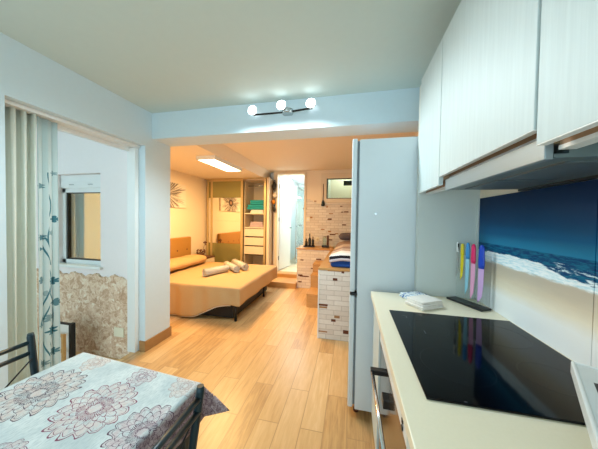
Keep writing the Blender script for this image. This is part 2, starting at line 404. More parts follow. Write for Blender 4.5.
def beach_mat():
    m, nt, b = base_mat('beach_photo_print')
    p = nt.xyz(nt.pos()); y, z = p[1], p[2]
    n1 = nt.noise(nt.cxyz(nt.m('MULTIPLY', y, 1.0), nt.m('MULTIPLY', z, 4.0), 0), 9.0, 6.0, 0.65)
    n2 = nt.noise(nt.cxyz(nt.m('MULTIPLY', y, 2.2), nt.m('MULTIPLY', z, 14.0), 0), 9.0, 5.0, 0.7)
    sky = nt.ramp(nt.ss(z, 1.24, 1.50), [(0.0, (34, 122, 160)), (0.12, (12, 92, 138)), (0.45, (4, 68, 114)), (1.0, (0, 34, 72))])
    sea = nt.mix(nt.ss(n2, 0.4, 0.62), lin((8, 58, 106)), lin((20, 110, 140)))
    # surf edge climbs and falls along the shore
    zs = nt.m('ADD', z, nt.m('MULTIPLY', nt.m('SUBTRACT', n1, 0.5), 0.085))
    crest = nt.m('MULTIPLY', nt.ss(y, 0.98, 1.12), 0.035)
    surf_top = nt.m('SUBTRACT', nt.m('SUBTRACT', zs, crest), 1.168)
    foam = nt.mix(nt.ss(n2, 0.35, 0.6), lin((196, 226, 234)), lin((246, 250, 250)))
    sand = nt.ramp(nt.ss(nt.m('ADD', z, nt.m('MULTIPLY', nt.m('SUBTRACT', n1, 0.5), 0.03)), 0.90, 1.14), [(0.0, (248, 250, 250)), (0.35, (250, 249, 244)), (0.62, (242, 230, 206)), (0.85, (220, 204, 178)), (1.0, (196, 182, 162))])
    c = nt.mix(nt.ss(nt.m('ADD', z, nt.m('MULTIPLY', n1, 0.004)), 1.242, 1.247), sea, sky)
    line2 = nt.m('MULTIPLY', nt.ss(n2, 0.5, 0.6), nt.m('MULTIPLY', nt.ss(zs, 1.185, 1.19), nt.m('SUBTRACT', 1.0, nt.ss(zs, 1.198, 1.206))))
    c = nt.mix(line2, c, lin((214, 232, 236)))
    c = nt.mix(nt.ss(surf_top, -0.004, 0.004), foam, c)
    c = nt.mix(nt.ss(nt.m('ADD', z, nt.m('MULTIPLY', nt.m('SUBTRACT', n1, 0.5), 0.04)), 1.138, 1.150), sand, c)
    nt.put(b.inputs['Base Color'], c); b.inputs['Roughness'].default_value = 0.35; b.inputs['Specular IOR Level'].default_value = 0.12
    return m
M['beach'] = beach_mat()

def burst_mat(cy, cz):
    m, nt, b = base_mat('sunburst_flower_canvas')
    p = nt.xyz(nt.pos())
    dx = nt.m('SUBTRACT', p[1], cy); dz = nt.m('SUBTRACT', p[2], cz)
    r = nt.m('SQRT', nt.m('ADD', nt.m('MULTIPLY', dx, dx), nt.m('MULTIPLY', nt.m('MULTIPLY', dz, dz), 1.6)))
    th = nt.m('ARCTAN2', dz, dx)
    nz = nt.noise(nt.cxyz(nt.m('MULTIPLY', nt.m('COSINE', th), 9.0), nt.m('MULTIPLY', nt.m('SINE', th), 9.0), r), 1.6, 3.0)
    R = nt.m('ADD', nt.m('MULTIPLY', nz, 0.82), 0.02)
    ray = nt.m('SUBTRACT', 1.0, nt.ss(nt.m('SUBTRACT', r, R), -0.12, 0.05))
    fine = nt.ss(nt.noise(nt.cxyz(nt.m('MULTIPLY', nt.m('COSINE', th), 30.0), nt.m('MULTIPLY', nt.m('SINE', th), 30.0), 0), 1.2, 3.0), 0.4, 0.56)
    k = nt.m('MULTIPLY', ray, nt.m('MAXIMUM', fine, nt.m('LESS_THAN', r, 0.12)))
    c = nt.mix(k, lin((238, 230, 218)), lin((58, 40, 40)))
    c = nt.mix(nt.m('MULTIPLY', nt.m('LESS_THAN', r, 0.06), 0.8), c, lin((180, 140, 110)))
    nt.put(b.inputs['Base Color'], c); b.inputs['Roughness'].default_value = 0.8
    return m
M['burst'] = burst_mat(3.62, 1.78)

def blanket_mat():
    m, nt, b = base_mat('striped_blanket')
    u = nt.xyz(nt.uv())
    n = nt.noise(nt.vm('MULTIPLY', nt.uv(), (30, 30, 1)), 4.0)
    v = nt.m('ADD', u[1], nt.m('MULTIPLY', nt.m('SUBTRACT', n, 0.5), 0.01))
    # v is metres measured along the cloth from its front hem
    c = nt.ramp(nt.m('DIVIDE', v, 2.0), [(0.0, (222, 214, 226)), (0.012, (24, 24, 34)), (0.030, (244, 240, 236)), (0.17, (186, 164, 154)), (0.25, (206, 190, 178)), (0.31, (160, 136, 130)), (0.42, (200, 180, 166)), (0.55, (150, 128, 122))], 'CONSTANT')
    nt.put(b.inputs['Base Color'], c); b.inputs['Roughness'].default_value = 0.9
    nt.put(b.inputs['Normal'], nt.bump(n, 0.3, 0.01))
    return m
M['blanket'] = blanket_mat()

def print_towel_mat():
    m, nt, b = base_mat('blue_print_cloth')
    n = nt.noise(nt.pos(), 55.0, 2.0, 0.5, 1.5)
    c = nt.mix(nt.ss(n, 0.54, 0.58), lin((232, 238, 240)), lin((66, 116, 176)))
    nt.put(b.inputs['Base Color'], c); b.inputs['Roughness'].default_value = 0.85
    return m
M['print_towel'] = print_towel_mat()

def emis(name, c, s):
    m, nt, b = base_mat(name)
    n = nt.noise(nt.pos(), 3.0)
    nt.put(b.inputs['Base Color'], nt.mix(n, (0.9, 0.9, 0.9, 1), (0.92, 0.92, 0.92, 1)))
    b.inputs['Emission Color'].default_value = c; b.inputs['Emission Strength'].default_value = s
    return m
WARM = (1.0, 0.60, 0.24, 1); COOL = (0.80, 0.95, 1.0, 1)
M['ledlit'] = emis('lit_led_diffuser', (1.0, 0.80, 0.52, 1), 6.0)
M['bulb'] = emis('lit_bulb', (0.92, 0.98, 1.0, 1), 7.0)

# ------------------------------------------------------------------ THE SETTING
H = 2.41
LX, RX = -2.0, 0.735          # kitchen side walls
BX = -3.30                    # bedroom left wall
struct('floor', MB().box(-2.125, RX, -1.7, 1.98, -0.08, 0.0).box(-3.42, RX, 1.98, 5.4, -0.08, 0.0), M['floor'])
struct('floor_balcony', MB().box(-4.4, -2.125, -1.7, 1.98, -0.2, -0.125), M['floor'])
struct('ceiling', MB().box(-5.0, RX + 0.2, -1.7, 2.15, H, H + 0.1).box(-5.0, RX + 0.2, 2.15, 5.6, H, H + 0.1, mat_i=1), [M['ceil'], M['wall']])
# left wall with its opening
struct('wall_left', MB().box(-2.2, LX, -1.7, 0.985, 0, H).box(-2.2, LX, 1.95, 2.28, 0, H).box(-2.2, LX, 0.985, 1.95, 2.06, H), M['kwall'])
struct('wall_right', MB().box(RX, RX + 0.15, -1.7, 5.6, 0, H), M['wall'])
# end wall of the balcony with the window hole, its other face is the bedroom's front wall
wx0, wx1, wz0, wz1 = -3.24, -2.60, 0.815, 1.815
struct('wall_balcony', MB().box(-5.0, wx0, 1.98, 2.28, -0.2, H).box(wx1, -2.2, 1.98, 2.28, -0.2, H).box(wx0, wx1, 1.98, 2.28, -0.2, wz0).box(wx0, wx1, 1.98, 2.28, wz1, H), M['bwall'])
struct('wall_bedroom_left', MB().box(BX - 0.12, BX, 2.28, 5.5, 0, H), M['wall'])
struct('wall_back', MB().box(-1.70, -1.60, 5.0, 5.12, 0, H).box(-1.60, -1.0, 5.0, 5.12, 2.34, H).box(-1.0, -0.52, 5.0, 5.12, 0, H)
       .box(-0.52, 0.15, 5.0, 5.12, 0, 1.80).box(-0.52, 0.15, 5.0, 5.12, 2.225, H).box(0.15, RX, 5.0, 5.12, 0, H), M['wall'])
struct('wall_wardrobe_back', MB().box(BX, -1.70, 5.38, 5.48, 0, H), M['wall'])
struct('wall_kitchen_end', MB().box(0.405, RX, 1.575, 1.625, 0, 2.20), M['panel'])
# beam and dropped soffit
struct('trim_1', MB().box(LX, RX, 2.03, 2.28, 2.15, H), M['kwall'])
struct('trim_2', MB().prism([(BX, 2.245), (-1.87, 2.245), (-1.80, H), (BX, H)], 'y', 2.28, 5.38), M['wall'])
# skirting
struct('baseboard_left', MB().box(LX, LX + 0.012, 1.95, 2.292, 0, 0.105).box(-2.06, LX + 0.012, 1.938, 1.95, 0, 0.105).box(-2.2, LX + 0.012, 2.28, 2.292, 0, 0.105), M['baseboard'])
struct('baseboard_bedroom', MB().box(BX, BX + 0.012, 2.28, 4.7, 0, 0.09), M['baseboard'])
struct('wall_sky_block', MB().box(-4.4, -4.3, -1.7, 0.7, -0.2, 0.95).box(-4.4, -4.3, 0.7, 1.98, -0.2, H), M['bwall'])  # unseen wall, added to keep sky out of the window reflection, cut low for light
# stone dado on the balcony end wall with an uneven top
poly = [(-3.6, -0.125), (-2.126, -0.125), (-2.126, 0.0), (-2.2, 0.0)]
x = -2.2
while x > -3.6:
    poly.append((x, 0.725 + 0.016 * math.sin(x * 23) + 0.010 * math.sin(x * 57 + 1))); x -= 0.03
poly.append((-3.6, 0.73))
struct('trim_3', MB().prism(poly, 'y', 1.955, 1.98), M['stone'])
# white sliding frame of the opening: post and head track
struct('trim_4', MB().box(-2.17, -2.075, 1.905, 1.948, 0.0, 2.035, 0.004).box(-2.19, -2.06, 0.985, 1.948, 2.035, 2.058)
       .box(-2.18, -2.15, 0.985, 1.905, 2.0, 2.035), M['white'])
# window between balcony and bedroom
w = MB(); w.box(wx0, wx0 + 0.045, 2.05, 2.09, wz0, 1.665).box(wx1 - 0.045, wx1, 2.05, 2.09, wz0, 1.665).box(wx0, wx1, 2.05, 2.09, wz0, wz0 + 0.045).box(wx0, wx1, 2.05, 2.09, 1.62, 1.665)
win = struct('window_1', w, M['white'])
obj('sash', MB().box(wx0 + 0.055, wx0 + 0.072, 2.056, 2.086, 0.865, 1.62).box(wx1 - 0.06, wx1 - 0.045, 2.056, 2.086, 0.865, 1.62).box(wx0 + 0.045, wx1 - 0.045, 2.056, 2.086, 0.86, 0.872).box(wx0 + 0.045, wx1 - 0.045, 2.056, 2.086, 1.612, 1.622), M['black'], win)
obj('pane', MB().box(wx0 + 0.045, wx1 - 0.045, 2.068, 2.074, 0.862, 1.62), M['glass'], win)
sb = obj('shutter_box', MB().box(wx0, wx1, 2.03, 2.16, 1.665, wz1, 0.008).box(wx0 + 0.01, wx1 - 0.01, 2.022, 2.03, 1.735, 1.74), M['white'], win)
obj('shutter_catch', MB().box(-3.10, -3.04, 2.02, 2.031, 1.70, 1.708, 0.002), M['steel'], sb)
obj('shutter_catch', MB().box(-2.83, -2.77, 2.02, 2.031, 1.70, 1.708, 0.002), M['steel'], sb)
obj('window_sill', MB().box(wx0 - 0.03, wx1 + 0.03, 1.945, 2.05, 0.79, 0.818, 0.004), M['white'], win)

# brick print on the back wall, its top edge stepping down
bw = MB()
prof = [(-1.0, 0), (RX, 0), (RX, 1.70), (-0.74, 1.70), (-0.74, 1.735), (-0.81, 1.735), (-0.81, 1.765), (-0.865, 1.765), (-0.865, 1.79), (-1.0, 1.79)]
bw.prism(prof, 'y', 4.988, 5.0)
def patches(mb, lst, y, mi, th=0.003):
    for (x, z, w_, h_) in lst: mb.box(x - w_ / 2, x + w_ / 2, y - th, y + 0.002, z - h_ / 2, z + h_ / 2, mat_i=mi)
def bwz(px, py): return (px - 353) * 0.02115 + 0.005, 2.351 - (py - 172) * 0.0209
for (px, py, w_, h_, mi) in ((306, 208.5, .08, .024, 1), (343, 206, .05, .02, 1), (348, 211.5, .09, .024, 1), (344, 211.8, .05, .02, 1), (333, 213.5, .09, .02, 2), (332, 219, .08, .03, 1), (313, 217.5, .06, .035, 2),
                            (329, 206.5, .03, .04, 2), (331, 219.5, .06, .02, 2), (346, 224.5, .08, .025, 1), (325, 229.5, .08, .02, 2), (335, 234.5, .12, .024, 1), (339, 233.5, .06, .02, 2), (332, 231.5, .06, .03, 2), (333, 240, .08, .024, 1), (317, 200.8, .05, .02, 2)):
    x, z = bwz(px, py); patches(bw, [(x, z, w_, h_)], 4.988, mi)
struct('trim_5', bw, [M['brick'], M['patch'], M['patch2']])

# bathroom: raised step, shell, door
struct('trim_6', MB().box(-1.70, -1.03, 4.43, 5.12, 0, 0.10).box(-1.70, -1.03, 4.87, 5.12, 0.10, 0.17), M['orange_wood'])
struct('floor_bathroom', MB().box(-2.1, -0.5, 5.12, 7.4, 0.05, 0.17), M['bfloor'])
struct('wall_bathroom', MB().box(-1.82, -1.70, 5.12, 7.4, 0.1, 2.6).box(-0.62, -0.5, 5.12, 7.4, 0.1, 2.6).box(-1.82, -0.5, 7.4, 7.5, 0.1, 2.6), M['tile_b'])
struct('ceiling_bathroom', MB().box(-1.82, -0.5, 5.12, 7.5, 2.5, 2.6), M['white'])
struct('trim_7', MB().box(-1.645, -1.60, 4.985, 5.0, 0.17, 2.385).box(-1.0, -0.955, 4.976, 4.988, 0.80, 2.385).box(-1.60, -1.0, 4.985, 5.0, 2.34, 2.385), M['ward'])
R = rotz(math.radians(79)); hinge = (-1.59, 5.125, 0)
def dbox(mb, *a, **k): return mb.box(*a, rot=R, piv=hinge, **k)
d1 = struct('door_1', dbox(MB(), -1.59, -0.99, 5.125, 5.16, 0.19, 2.32, bev=0.003), M['door_white'])
obj('door_panel', dbox(dbox(dbox(MB(), -1.50, -1.08, 5.120, 5.1255, 1.25, 1.262), -1.50, -1.08, 5.120, 5.1255, 2.16, 2.172), -1.50, -1.488, 5.120, 5.1255, 1.25, 2.172), M['white'], d1)
dh = MB(); dbox(dh, -1.06, -1.03, 5.085, 5.125, 1.13, 1.16); dbox(dh, -1.14, -1.03, 5.085, 5.10, 1.138, 1.152, bev=0.004)
obj('door_handle', dh, M['steel'], d1)
hg = MB()
for z in (0.42, 1.30, 2.05, 2.20): hg.box(-1.612, -1.594, 5.09, 5.125, z, z + 0.09)
obj('hinge', hg, M['black'], d1)

# high window in the back wall with its casing
nw = struct('window_2', MB().box(-0.635, -0.52, 4.972, 5.0, 1.72, 2.335).box(0.15, 0.26, 4.972, 5.0, 1.72, 2.335).box(-0.52, 0.15, 4.972, 5.0, 2.225, 2.335).box(-0.52, 0.15, 4.972, 5.0, 1.72, 1.80), M['ward'])
obj('window_frame', MB().box(-0.52, -0.502, 5.01, 5.04, 1.80, 2.225).box(0.132, 0.15, 5.01, 5.04, 1.80, 2.225).box(-0.52, 0.15, 5.01, 5.04, 2.208, 2.225).box(-0.52, 0.15, 5.01, 5.04, 1.80, 1.815), M['darkmetal'], nw)
obj('pane', MB().box(-0.502, 0.132, 5.02, 5.026, 1.815, 2.208), M['glass'], nw)
obj('curtain_roller', MB().tube([(-0.17, 5.10, 2.14), (0.13, 5.10, 2.14)], 0.055, 12), M['teal_metal'], nw)
# shell behind that window, holding the added fill lamp
struct('wall_window_shaft', MB().box(-0.50, 0.3, 5.7, 5.75, 1.5, 2.6).box(0.2, 0.3, 5.12, 5.7, 1.5, 2.6).box(-0.5, 0.3, 5.12, 5.7, 1.5, 1.6), M['wall'])

# ------------------------------------------------------------------ LAMPS
t = thing('spot_lamp', 'ceiling spot bar with three lit white spotlights fixed on the beam', 'lamp', (-0.61, 2.0, 2.29))
obj('wall_plate', MB().lathe(-0.56, 2.0, [(0.045, 2.272), (0.05, 2.285), (0.05, 2.31)], 20).box(-0.575, -0.545, 2.0, 2.03, 2.275, 2.308), M['steel'], t)
obj('bar', MB().tube([(-0.87, 1.985, 2.285), (-0.72, 1.985, 2.285), (-0.56, 1.995, 2.29), (-0.34, 1.985, 2.30)], 0.008, 10), M['darkmetal'], t)
SP = [(-0.865, 1.955, 2.305), (-0.60, 1.95, 2.325), (-0.345, 1.955, 2.32)]
for (x, y, z) in SP:
    hd = obj('spot_head', MB().tube([(x, y + 0.035, z), (x, y + 0.0, z), (x, y - 0.012, z)], [0.018, 0.036, 0.042], 16, cap=False).tube([(x, y + 0.035, z), (x, y + 0.04, z - 0.028)], 0.006, 8), M['chrome'], t)
    obj('bulb', MB().ball((x, y - 0.016, z), 0.038, (1, 0.7, 1)), M['bulb'], hd)
t = thing('ceiling_light', 'long lit rectangular lamp on the lowered ceiling over the bed', 'lamp', (-2.04, 3.5, 2.19))
obj('frame', MB().box(-2.20, -1.90, 3.0, 3.86, 2.222, 2.245).box(-2.20, -2.185, 3.0, 3.86, 2.19, 2.222).box(-1.915, -1.90, 3.0, 3.86, 2.19, 2.222).box(-2.185, -1.915, 3.0, 3.015, 2.19, 2.222).box(-2.185, -1.915, 3.845, 3.86, 2.19, 2.222), M['white'], t)
obj('diffuser', MB().box(-2.185, -1.915, 3.015, 3.845, 2.195, 2.222), M['ledlit'], t)

# ------------------------------------------------------------------ BALCONY CURTAIN
def curtain(name, y0, y1, x, amp, nf, z0, z1, m, uvs, nu=120, nv=14, flare=0.0, axis='y', phase=0.0):
    def fn(u, v):
        a = y0 + (y1 - y0) * u; z = z0 + (z1 - z0) * v
        k = 1 + flare * (1 - v)
        off = amp * k * math.sin(u * nf * 2 * PI + phase) + amp * 0.3 * math.sin(u * nf * 4.3 * PI + 1.1 + 1.2 * (1 - v))
        a += 0.006 * math.sin(u * nf * 4 * PI + v * 2)
        return (x + off, a, z) if axis == 'y' else (a, x + off, z)
    return obj(name, MB().grid(nu, nv, fn, lambda u, v: (uvs[0] * u, z0 + (z1 - z0) * v)), m, solid=0.003, fixn=False)
tag(curtain('curtain', 1.005, 1.180, -2.125, 0.030, 3.4, 0.03, 2.035, M['curtain'], (0.5,)), 'plain sage grey curtain gathered in deep folds at the opening edge', 'curtain')
M['sheer'] = sprig_mat('sheer_floral', (196, 216, 216), (212, 228, 228), (62, 122, 136),
    [(0.030, 1.20, .028, 7, .9), (0.085, 1.23, .02, 7, .6), (0.105, 1.33, .026, 7, 1), (0.020, 0.90, .026, 7, .8), (0.100, 0.88, .030, 7, 1), (0.050, 0.80, .02, 7, .5),
     (0.110, 0.72, .030, 7, .9), (0.070, 0.62, .032, 7, .7), (0.085, 0.52, .036, 7, 1), (0.020, 0.58, .02, 7, .6), (0.10, 0.36, .03, 7, .9), (0.04, 0.30, .026, 7, .7), (0.03, 1.56, .024, 7, .8), (0.10, 1.66, .02, 7, .6), (0.06, 0.16, .03, 7, .9), (0.02, 1.12, .012, 7, 1)],
    [(0.062, 0.022, 9.0, 0.0, 0.0, 1.30), (0.045, 0.03, 6.0, 2.0, 0.3, 1.2), (0.085, 0.02, 11.0, 1.0, 0.2, 0.9), (0.07, 0.012, 14.0, 0.5, 1.0, 1.66)], alpha=0.93)
tag(curtain('sheer_curtain', 1.186, 1.308, -2.115, 0.012, 2.2, 0.03, 2.03, M['sheer'], (0.13,), nu=60, phase=0.7), 'sheer white curtain printed with teal flower sprigs beside the grey curtain', 'curtain')
tag(obj('curtain_rod', MB().tube([(-2.115, 0.99, 2.047), (-2.115, 1.90, 2.047)], 0.011, 12), M['white']), 'white curtain rod across the top of the balcony opening', 'curtain rod')
M['inner'] = sprig_mat('inner_sheer_floral', (196, 168, 150), (210, 184, 166), (70, 86, 120), [(0.44, 1.15, .03, 7, 1), (0.12, 1.35, .03, 7, .5)], [(0.43, 0.02, 9.0, 0.0, 0.75, 1.12), (0.2, 0.03, 6.0, 1.0, 0.5, 1.3)])
tag(curtain('window_curtain', -3.23, -3.085, 2.165, 0.014, 3, 0.83, 1.655, M['inner'], (0.5,), axis='x', nu=60), 'beige sprigged curtain seen through the small balcony window', 'curtain')
tag(obj('socket_plate', MB().box(-2.385, -2.262, 1.944, 1.955, 0.11, 0.205, 0.003), M['plate']), 'cream square plate on the stone wall beside the white frame', 'plate')

# framed board and little wooden stand on the balcony floor
t = thing('framed_board', 'dark framed white board standing before the stone wall, behind the sheer curtain', 'frame', (-2.78, 1.72, -0.125))
obj('board', MB().box(-2.96, -2.63, 1.715, 1.725, -0.105, 0.30), M['white_cloth'], t)
obj('frame', MB().box(-2.63, -2.595, 1.705, 1.74, -0.124, 0.318).box(-2.99, -2.96, 1.705, 1.74, -0.124, 0.318).box(-2.96, -2.63, 1.705, 1.74, -0.124, -0.105).box(-2.96, -2.63, 1.71, 1.735, 0.30, 0.312), M['darkmetal'], t)
t = thing('wooden_stand', 'small orange wooden stand in front of the dark framed board', 'stand', (-2.76, 1.665, -0.125))
for xx in (-2.88, -2.635): obj('leg', MB().box(xx - 0.014, xx + 0.014, 1.655, 1.68, -0.124, 0.235, 0.003), M['orange_wood'], t)
obj('top_rail', MB().box(-2.895, -2.622, 1.657, 1.68, 0.205, 0.228, 0.003), M['orange_wood'], t)
obj('lower_rail', MB().box(-2.895, -2.622, 1.657, 1.68, 0.055, 0.08, 0.003), M['orange_wood'], t)

# ------------------------------------------------------------------ DINING TABLE
ta = math.radians(-4.6); ux = Vector((math.cos(ta), math.sin(ta), 0)); uy = Vector((-math.sin(ta), math.cos(ta), 0))
TO = Vector((-1.127, 0.791, 0))
def tp(u, v, z): return TO + ux * u + uy * v + Vector((0, 0, z))
tc = tp(TW / 2, -TL / 2, 0)
t = thing('dining_table', 'small dining table hidden under a floral cloth', 'table', tc)
RT = rotz(ta)
def tbox(mb, u0, u1, v0, v1, z0, z1, **k):
    return mb.box(TO.x + u0, TO.x + u1, TO.y + v0, TO.y + v1, z0, z1, rot=RT, piv=(TO.x, TO.y, 0), **k)
obj('table_top', tbox(MB(), 0.004, TW - 0.004, -TL + 0.004, -0.004, 0.725, 0.757, bev=0.004), M['wood_lt'], t)
for u, v in ((0.03, -0.045), (TW - 0.07, -0.045), (0.03, -TL + 0.03), (TW - 0.07, -TL + 0.03)):
    obj('leg', tbox(MB(), u, u + 0.04, v, v + 0.04, 0, 0.725), M['teal_metal'], t)
OV = 0.125
def cloth(u, v):
    a = -OV + (TW + 2 * OV) * u; b = -TL - OV + (TL + 2 * OV) * v
    du = max(0, -a, a - TW); dv = max(0, -TL - b, b)
    ca = min(max(a, 0), TW); cb = min(max(b, -TL), 0)
    sx = -1 if a < 0 else 1; sy = -1 if b < -TL else 1
    m = min(du, dv); q = max(du, dv)
    wav = 0.010 * math.sin((a - b) * 26) * min(1, q / 0.1)
    fl = 0.10 * q + wav * 0.6
    if q == 0: return tp(a, b, 0.762)
    ox = sx * (m * 0.66 + (fl if du >= dv else 0)); oy = sy * (m * 0.30 + (fl if dv > du else 0))
    return tp(ca + (ox if du else 0), cb + (oy if dv else 0), 0.762 - 0.002 - math.sqrt(max(0, q * q - (0.66 * m) ** 2 * 0.45)) * 0.97)
def cuv(u, v): return (-OV + (TW + 2 * OV) * u, -TL - OV + (TL + 2 * OV) * v)
tag(obj('tablecloth', MB().grid(96, 116, cloth, cuv), M['cloth'], solid=0.002, fixn=False), 'pale blue tablecloth printed with large purple and beige doodle flowers', 'tablecloth')

def chair(label, px, py, sgn, group=None):
    """back posts stand in a line along Y at x = px; sgn +1: seat lies towards -X"""
    t = thing('metal_chair', label, 'chair', (px - sgn * 0.2, py - 0.19, 0))
    W = 0.38
    lean = 0.035 * sgn
    for k, yy in enumerate((py, py - W)):
        obj('back_post', MB().tube([(px - lean * 2.2, yy, 0.0), (px - lean * 1.6, yy, 0.44), (px, yy, 0.828), (px, yy, 0.842)], [0.0125, 0.0125, 0.0125, 0.010], 14), M['teal_metal'], t)
    for z, dx in ((0.805, 0.002), (0.76, 0.006)):
        obj('back_rail', MB().tube([(px - sgn * dx, py, z), (px - sgn * dx, py - W, z)], 0.009, 12), M['teal_metal'], t)
    obj('back_rail', MB().tube([(px - sgn * 0.03, py, 0.56), (px - sgn * 0.03, py - W, 0.56)], 0.008, 12), M['teal_metal'], t)
    cr = MB()
    xm = px - sgn * 0.02
    cr.tube([(xm, py, 0.745), (xm - sgn * 0.005, py - 0.1, 0.66), (xm - sgn * 0.01, py - 0.19, 0.61), (xm - sgn * 0.014, py - 0.3, 0.575), (xm - sgn * 0.014, py - W, 0.56)], 0.003, 8)
    cr.tube([(xm, py - W, 0.745), (xm - sgn * 0.005, py - W + 0.1, 0.66), (xm - sgn * 0.01, py - 0.19, 0.61), (xm - sgn * 0.014, py - 0.08, 0.575), (xm - sgn * 0.014, py, 0.56)], 0.003, 8)
    obj('cross_wire', cr, M['darkmetal'], t)
    x0, x1 = sorted((px - sgn * 0.06, px - sgn * 0.40))
    obj('seat', MB().box(x0, x1, py - W + 0.03, py - 0.03, 0.43, 0.465, 0.014, 3), M['leather_black'], t)
    for yy in (py - 0.015, py - W + 0.015):
        xx = px - sgn * 0.385
        obj('front_leg', MB().tube([(xx, yy, 0.0), (xx, yy, 0.435)], 0.0115, 12), M['teal_metal'], t)
    return t
chair('dark teal metal chair on the cooker side of the table', -0.44, 0.627, 1)
chair('dark teal metal chair on the curtain side of the table', -1.35, 0.735, -1)

# ------------------------------------------------------------------ FRIDGE
t = thing('fridge', 'tall white fridge freezer seen from its side next to the worktop', 'fridge', (0.3, 1.95, 0))
obj('body', MB().box(0.048, 0.62, 1.64, 2.22, 0.05, 1.90, 0.006), M['fridge'], t)
for z0, z1 in ((0.06, 0.838), (0.862, 1.908)):
    dr = obj('door', MB().box(0.0, 0.034, 1.642, 2.22, z0, z1, 0.008, 3), M['fridge'], t)
    obj('gasket', MB().box(0.034, 0.048, 1.655, 2.21, z0 + 0.015, z1 - 0.015), M['gasket'], dr)
obj('hinge', MB().box(0.002, 0.05, 1.636, 1.70, 0.843, 0.858, 0.002), M['black'], t)
for y in (1.70, 2.16): obj('foot', MB().lathe(0.06, y, [(0.02, 0.0), (0.02, 0.02), (0.012, 0.025), (0.012, 0.05)], 12), M['brown'], t)
obj('foot', MB().lathe(0.56, 1.70, [(0.02, 0.0), (0.02, 0.02), (0.012, 0.025), (0.012, 0.05)], 12), M['brown'], t)
obj('screw_cap', MB().tube([(0.16, 1.641, 1.40), (0.16, 1.637, 1.40)], 0.007, 12), M['steel'], t)

# ------------------------------------------------------------------ BASE UNITS, OVEN, WORKTOP
t = thing('base_cabinet', 'narrow white base cabinet between the oven and the fridge', 'cabinet', (0.44, 1.42, 0))
obj('body', MB().box(0.175, 0.725, 1.262, 1.57, 0.10, 0.868), M['cabin'], t)
obj('door', MB().box(0.153, 0.173, 1.264, 1.568, 0.11, 0.852, 0.002), M['cab'], t)
obj('plinth', MB().box(0.21, 0.725, 1.262, 1.57, 0.0, 0.10), M['cabin'], t)
t = thing('oven', 'built-in oven with dark glass door and long handle under the hob', 'oven', (0.44, 0.95, 0.0))
obj('body', MB().box(0.185, 0.725, 0.66, 1.258, 0.10, 0.868), M['darkmetal'], t)
obj('plinth', MB().box(0.21, 0.725, 0.66, 1.258, 0.0, 0.10), M['cabin'], t)
dr = obj('door', MB().box(0.160, 0.184, 0.664, 1.254, 0.13, 0.735, 0.002), M['ovenglass'], t)
hb = obj('handle', MB().tube([(0.105, 0.668, 0.69), (0.105, 1.085, 0.69)], 0.007, 12), M['chrome'], dr)
for y in (1.075, 0.68): obj('handle_bracket', MB().box(0.098, 0.162, y - 0.012, y + 0.014, 0.678, 0.70, 0.002), M['black'], hb)
obj('door_catch', MB().box(0.138, 0.162, 0.965, 1.015, 0.610, 0.645, 0.002), M['black'], dr)
cp = obj('control_panel', MB().box(0.158, 0.184, 0.664, 1.254, 0.742, 0.862, 0.002), M['white'], t)
for z in (0.70, 0.72, 0.74):
    obj('indicator', MB().box(0.154, 0.159, 0.712, 0.722, z + 0.052, z + 0.064), M['black'], cp)
t = thing('base_cabinet', 'white base cabinet under the worktop nearest the viewer', 'cabinet', (0.44, 0.1, 0))
obj('body', MB().box(0.175, 0.725, -0.6, 0.655, 0.10, 0.868), M['cabin'], t)
for y0, y1 in ((0.06, 0.652), (-0.598, 0.055)): obj('door', MB().box(0.153, 0.173, y0, y1, 0.11, 0.862, 0.002), M['cab'], t)
obj('plinth', MB().box(0.21, 0.725, -0.6, 0.655, 0.0, 0.10), M['cabin'], t)
tag(obj('worktop', MB().box(0.133, RX - 0.0005, -0.62, 1.573, 0.868, 0.90, 0.003), M['worktop']), 'cream kitchen worktop running along the beach picture', 'worktop')
t = thing('hob', 'black glass hob set in the cream worktop', 'hob', (0.457, 0.95, 0.9))
obj('glass_top', MB().box(0.197, 0.717, 0.648, 1.25, 0.9005, 0.906, 0.002), M['blackglass'], t)
zm = mat('hob_print', (54, 60, 70), 0.3, var=0.1)
rings = MB()
def ring(mb, cx, cy, r, w_):
    n = 40; a = [mb.bm.verts.new((cx + r * math.cos(2 * PI * k / n), cy + r * math.sin(2 * PI * k / n), 0.9063)) for k in range(n)]
    b = [mb.bm.verts.new((cx + (r - w_) * math.cos(2 * PI * k / n), cy + (r - w_) * math.sin(2 * PI * k / n), 0.9063)) for k in range(n)]
    for k in range(n): mb.bm.faces.new((a[k], a[(k + 1) % n], b[(k + 1) % n], b[k]))
M['hobdark'] = mat('hob_ring', (14, 16, 20), 0.12, var=0.1)
for cx, cy, r in ((0.33, 1.08, 0.075), (0.33, 0.82, 0.10), (0.58, 1.08, 0.10), (0.58, 0.82, 0.075)): ring(rings, cx, cy, r, 0.0015)
obj('cooking_zone_marks', rings, M['hobdark'], t)
for bx_ in ((0.245, 0.262, 1.185, 1.187), (0.262, 0.264, 1.165, 1.187), (0.30, 0.303, 1.02, 1.045), (0.285, 0.292, 0.652, 0.657)): obj('touch_mark', MB().box(*bx_, 0.906, 0.9064), zm, t)

# backsplash glass with the beach picture
tag(obj('backsplash_panel', MB().box(RX - 0.006, RX, 0.893, 1.574, 0.9005, 1.493), M['beach']), 'wide glass splashback panel with a beach and sea picture behind the knives', 'backsplash')
tag(obj('backsplash_panel', MB().box(RX - 0.006, RX, 0.15, 0.890, 0.9005, 1.493), M['beach']), 'glass beach splashback panel continuing past the upright seam at the picture edge', 'backsplash')
tag(obj('corner_strip', MB().box(RX - 0.014, RX - 0.006, 1.562, 1.575, 0.90, 1.493), M['panel']), 'thin pale upright strip where the beach panel meets the grey side panel', 'trim strip')

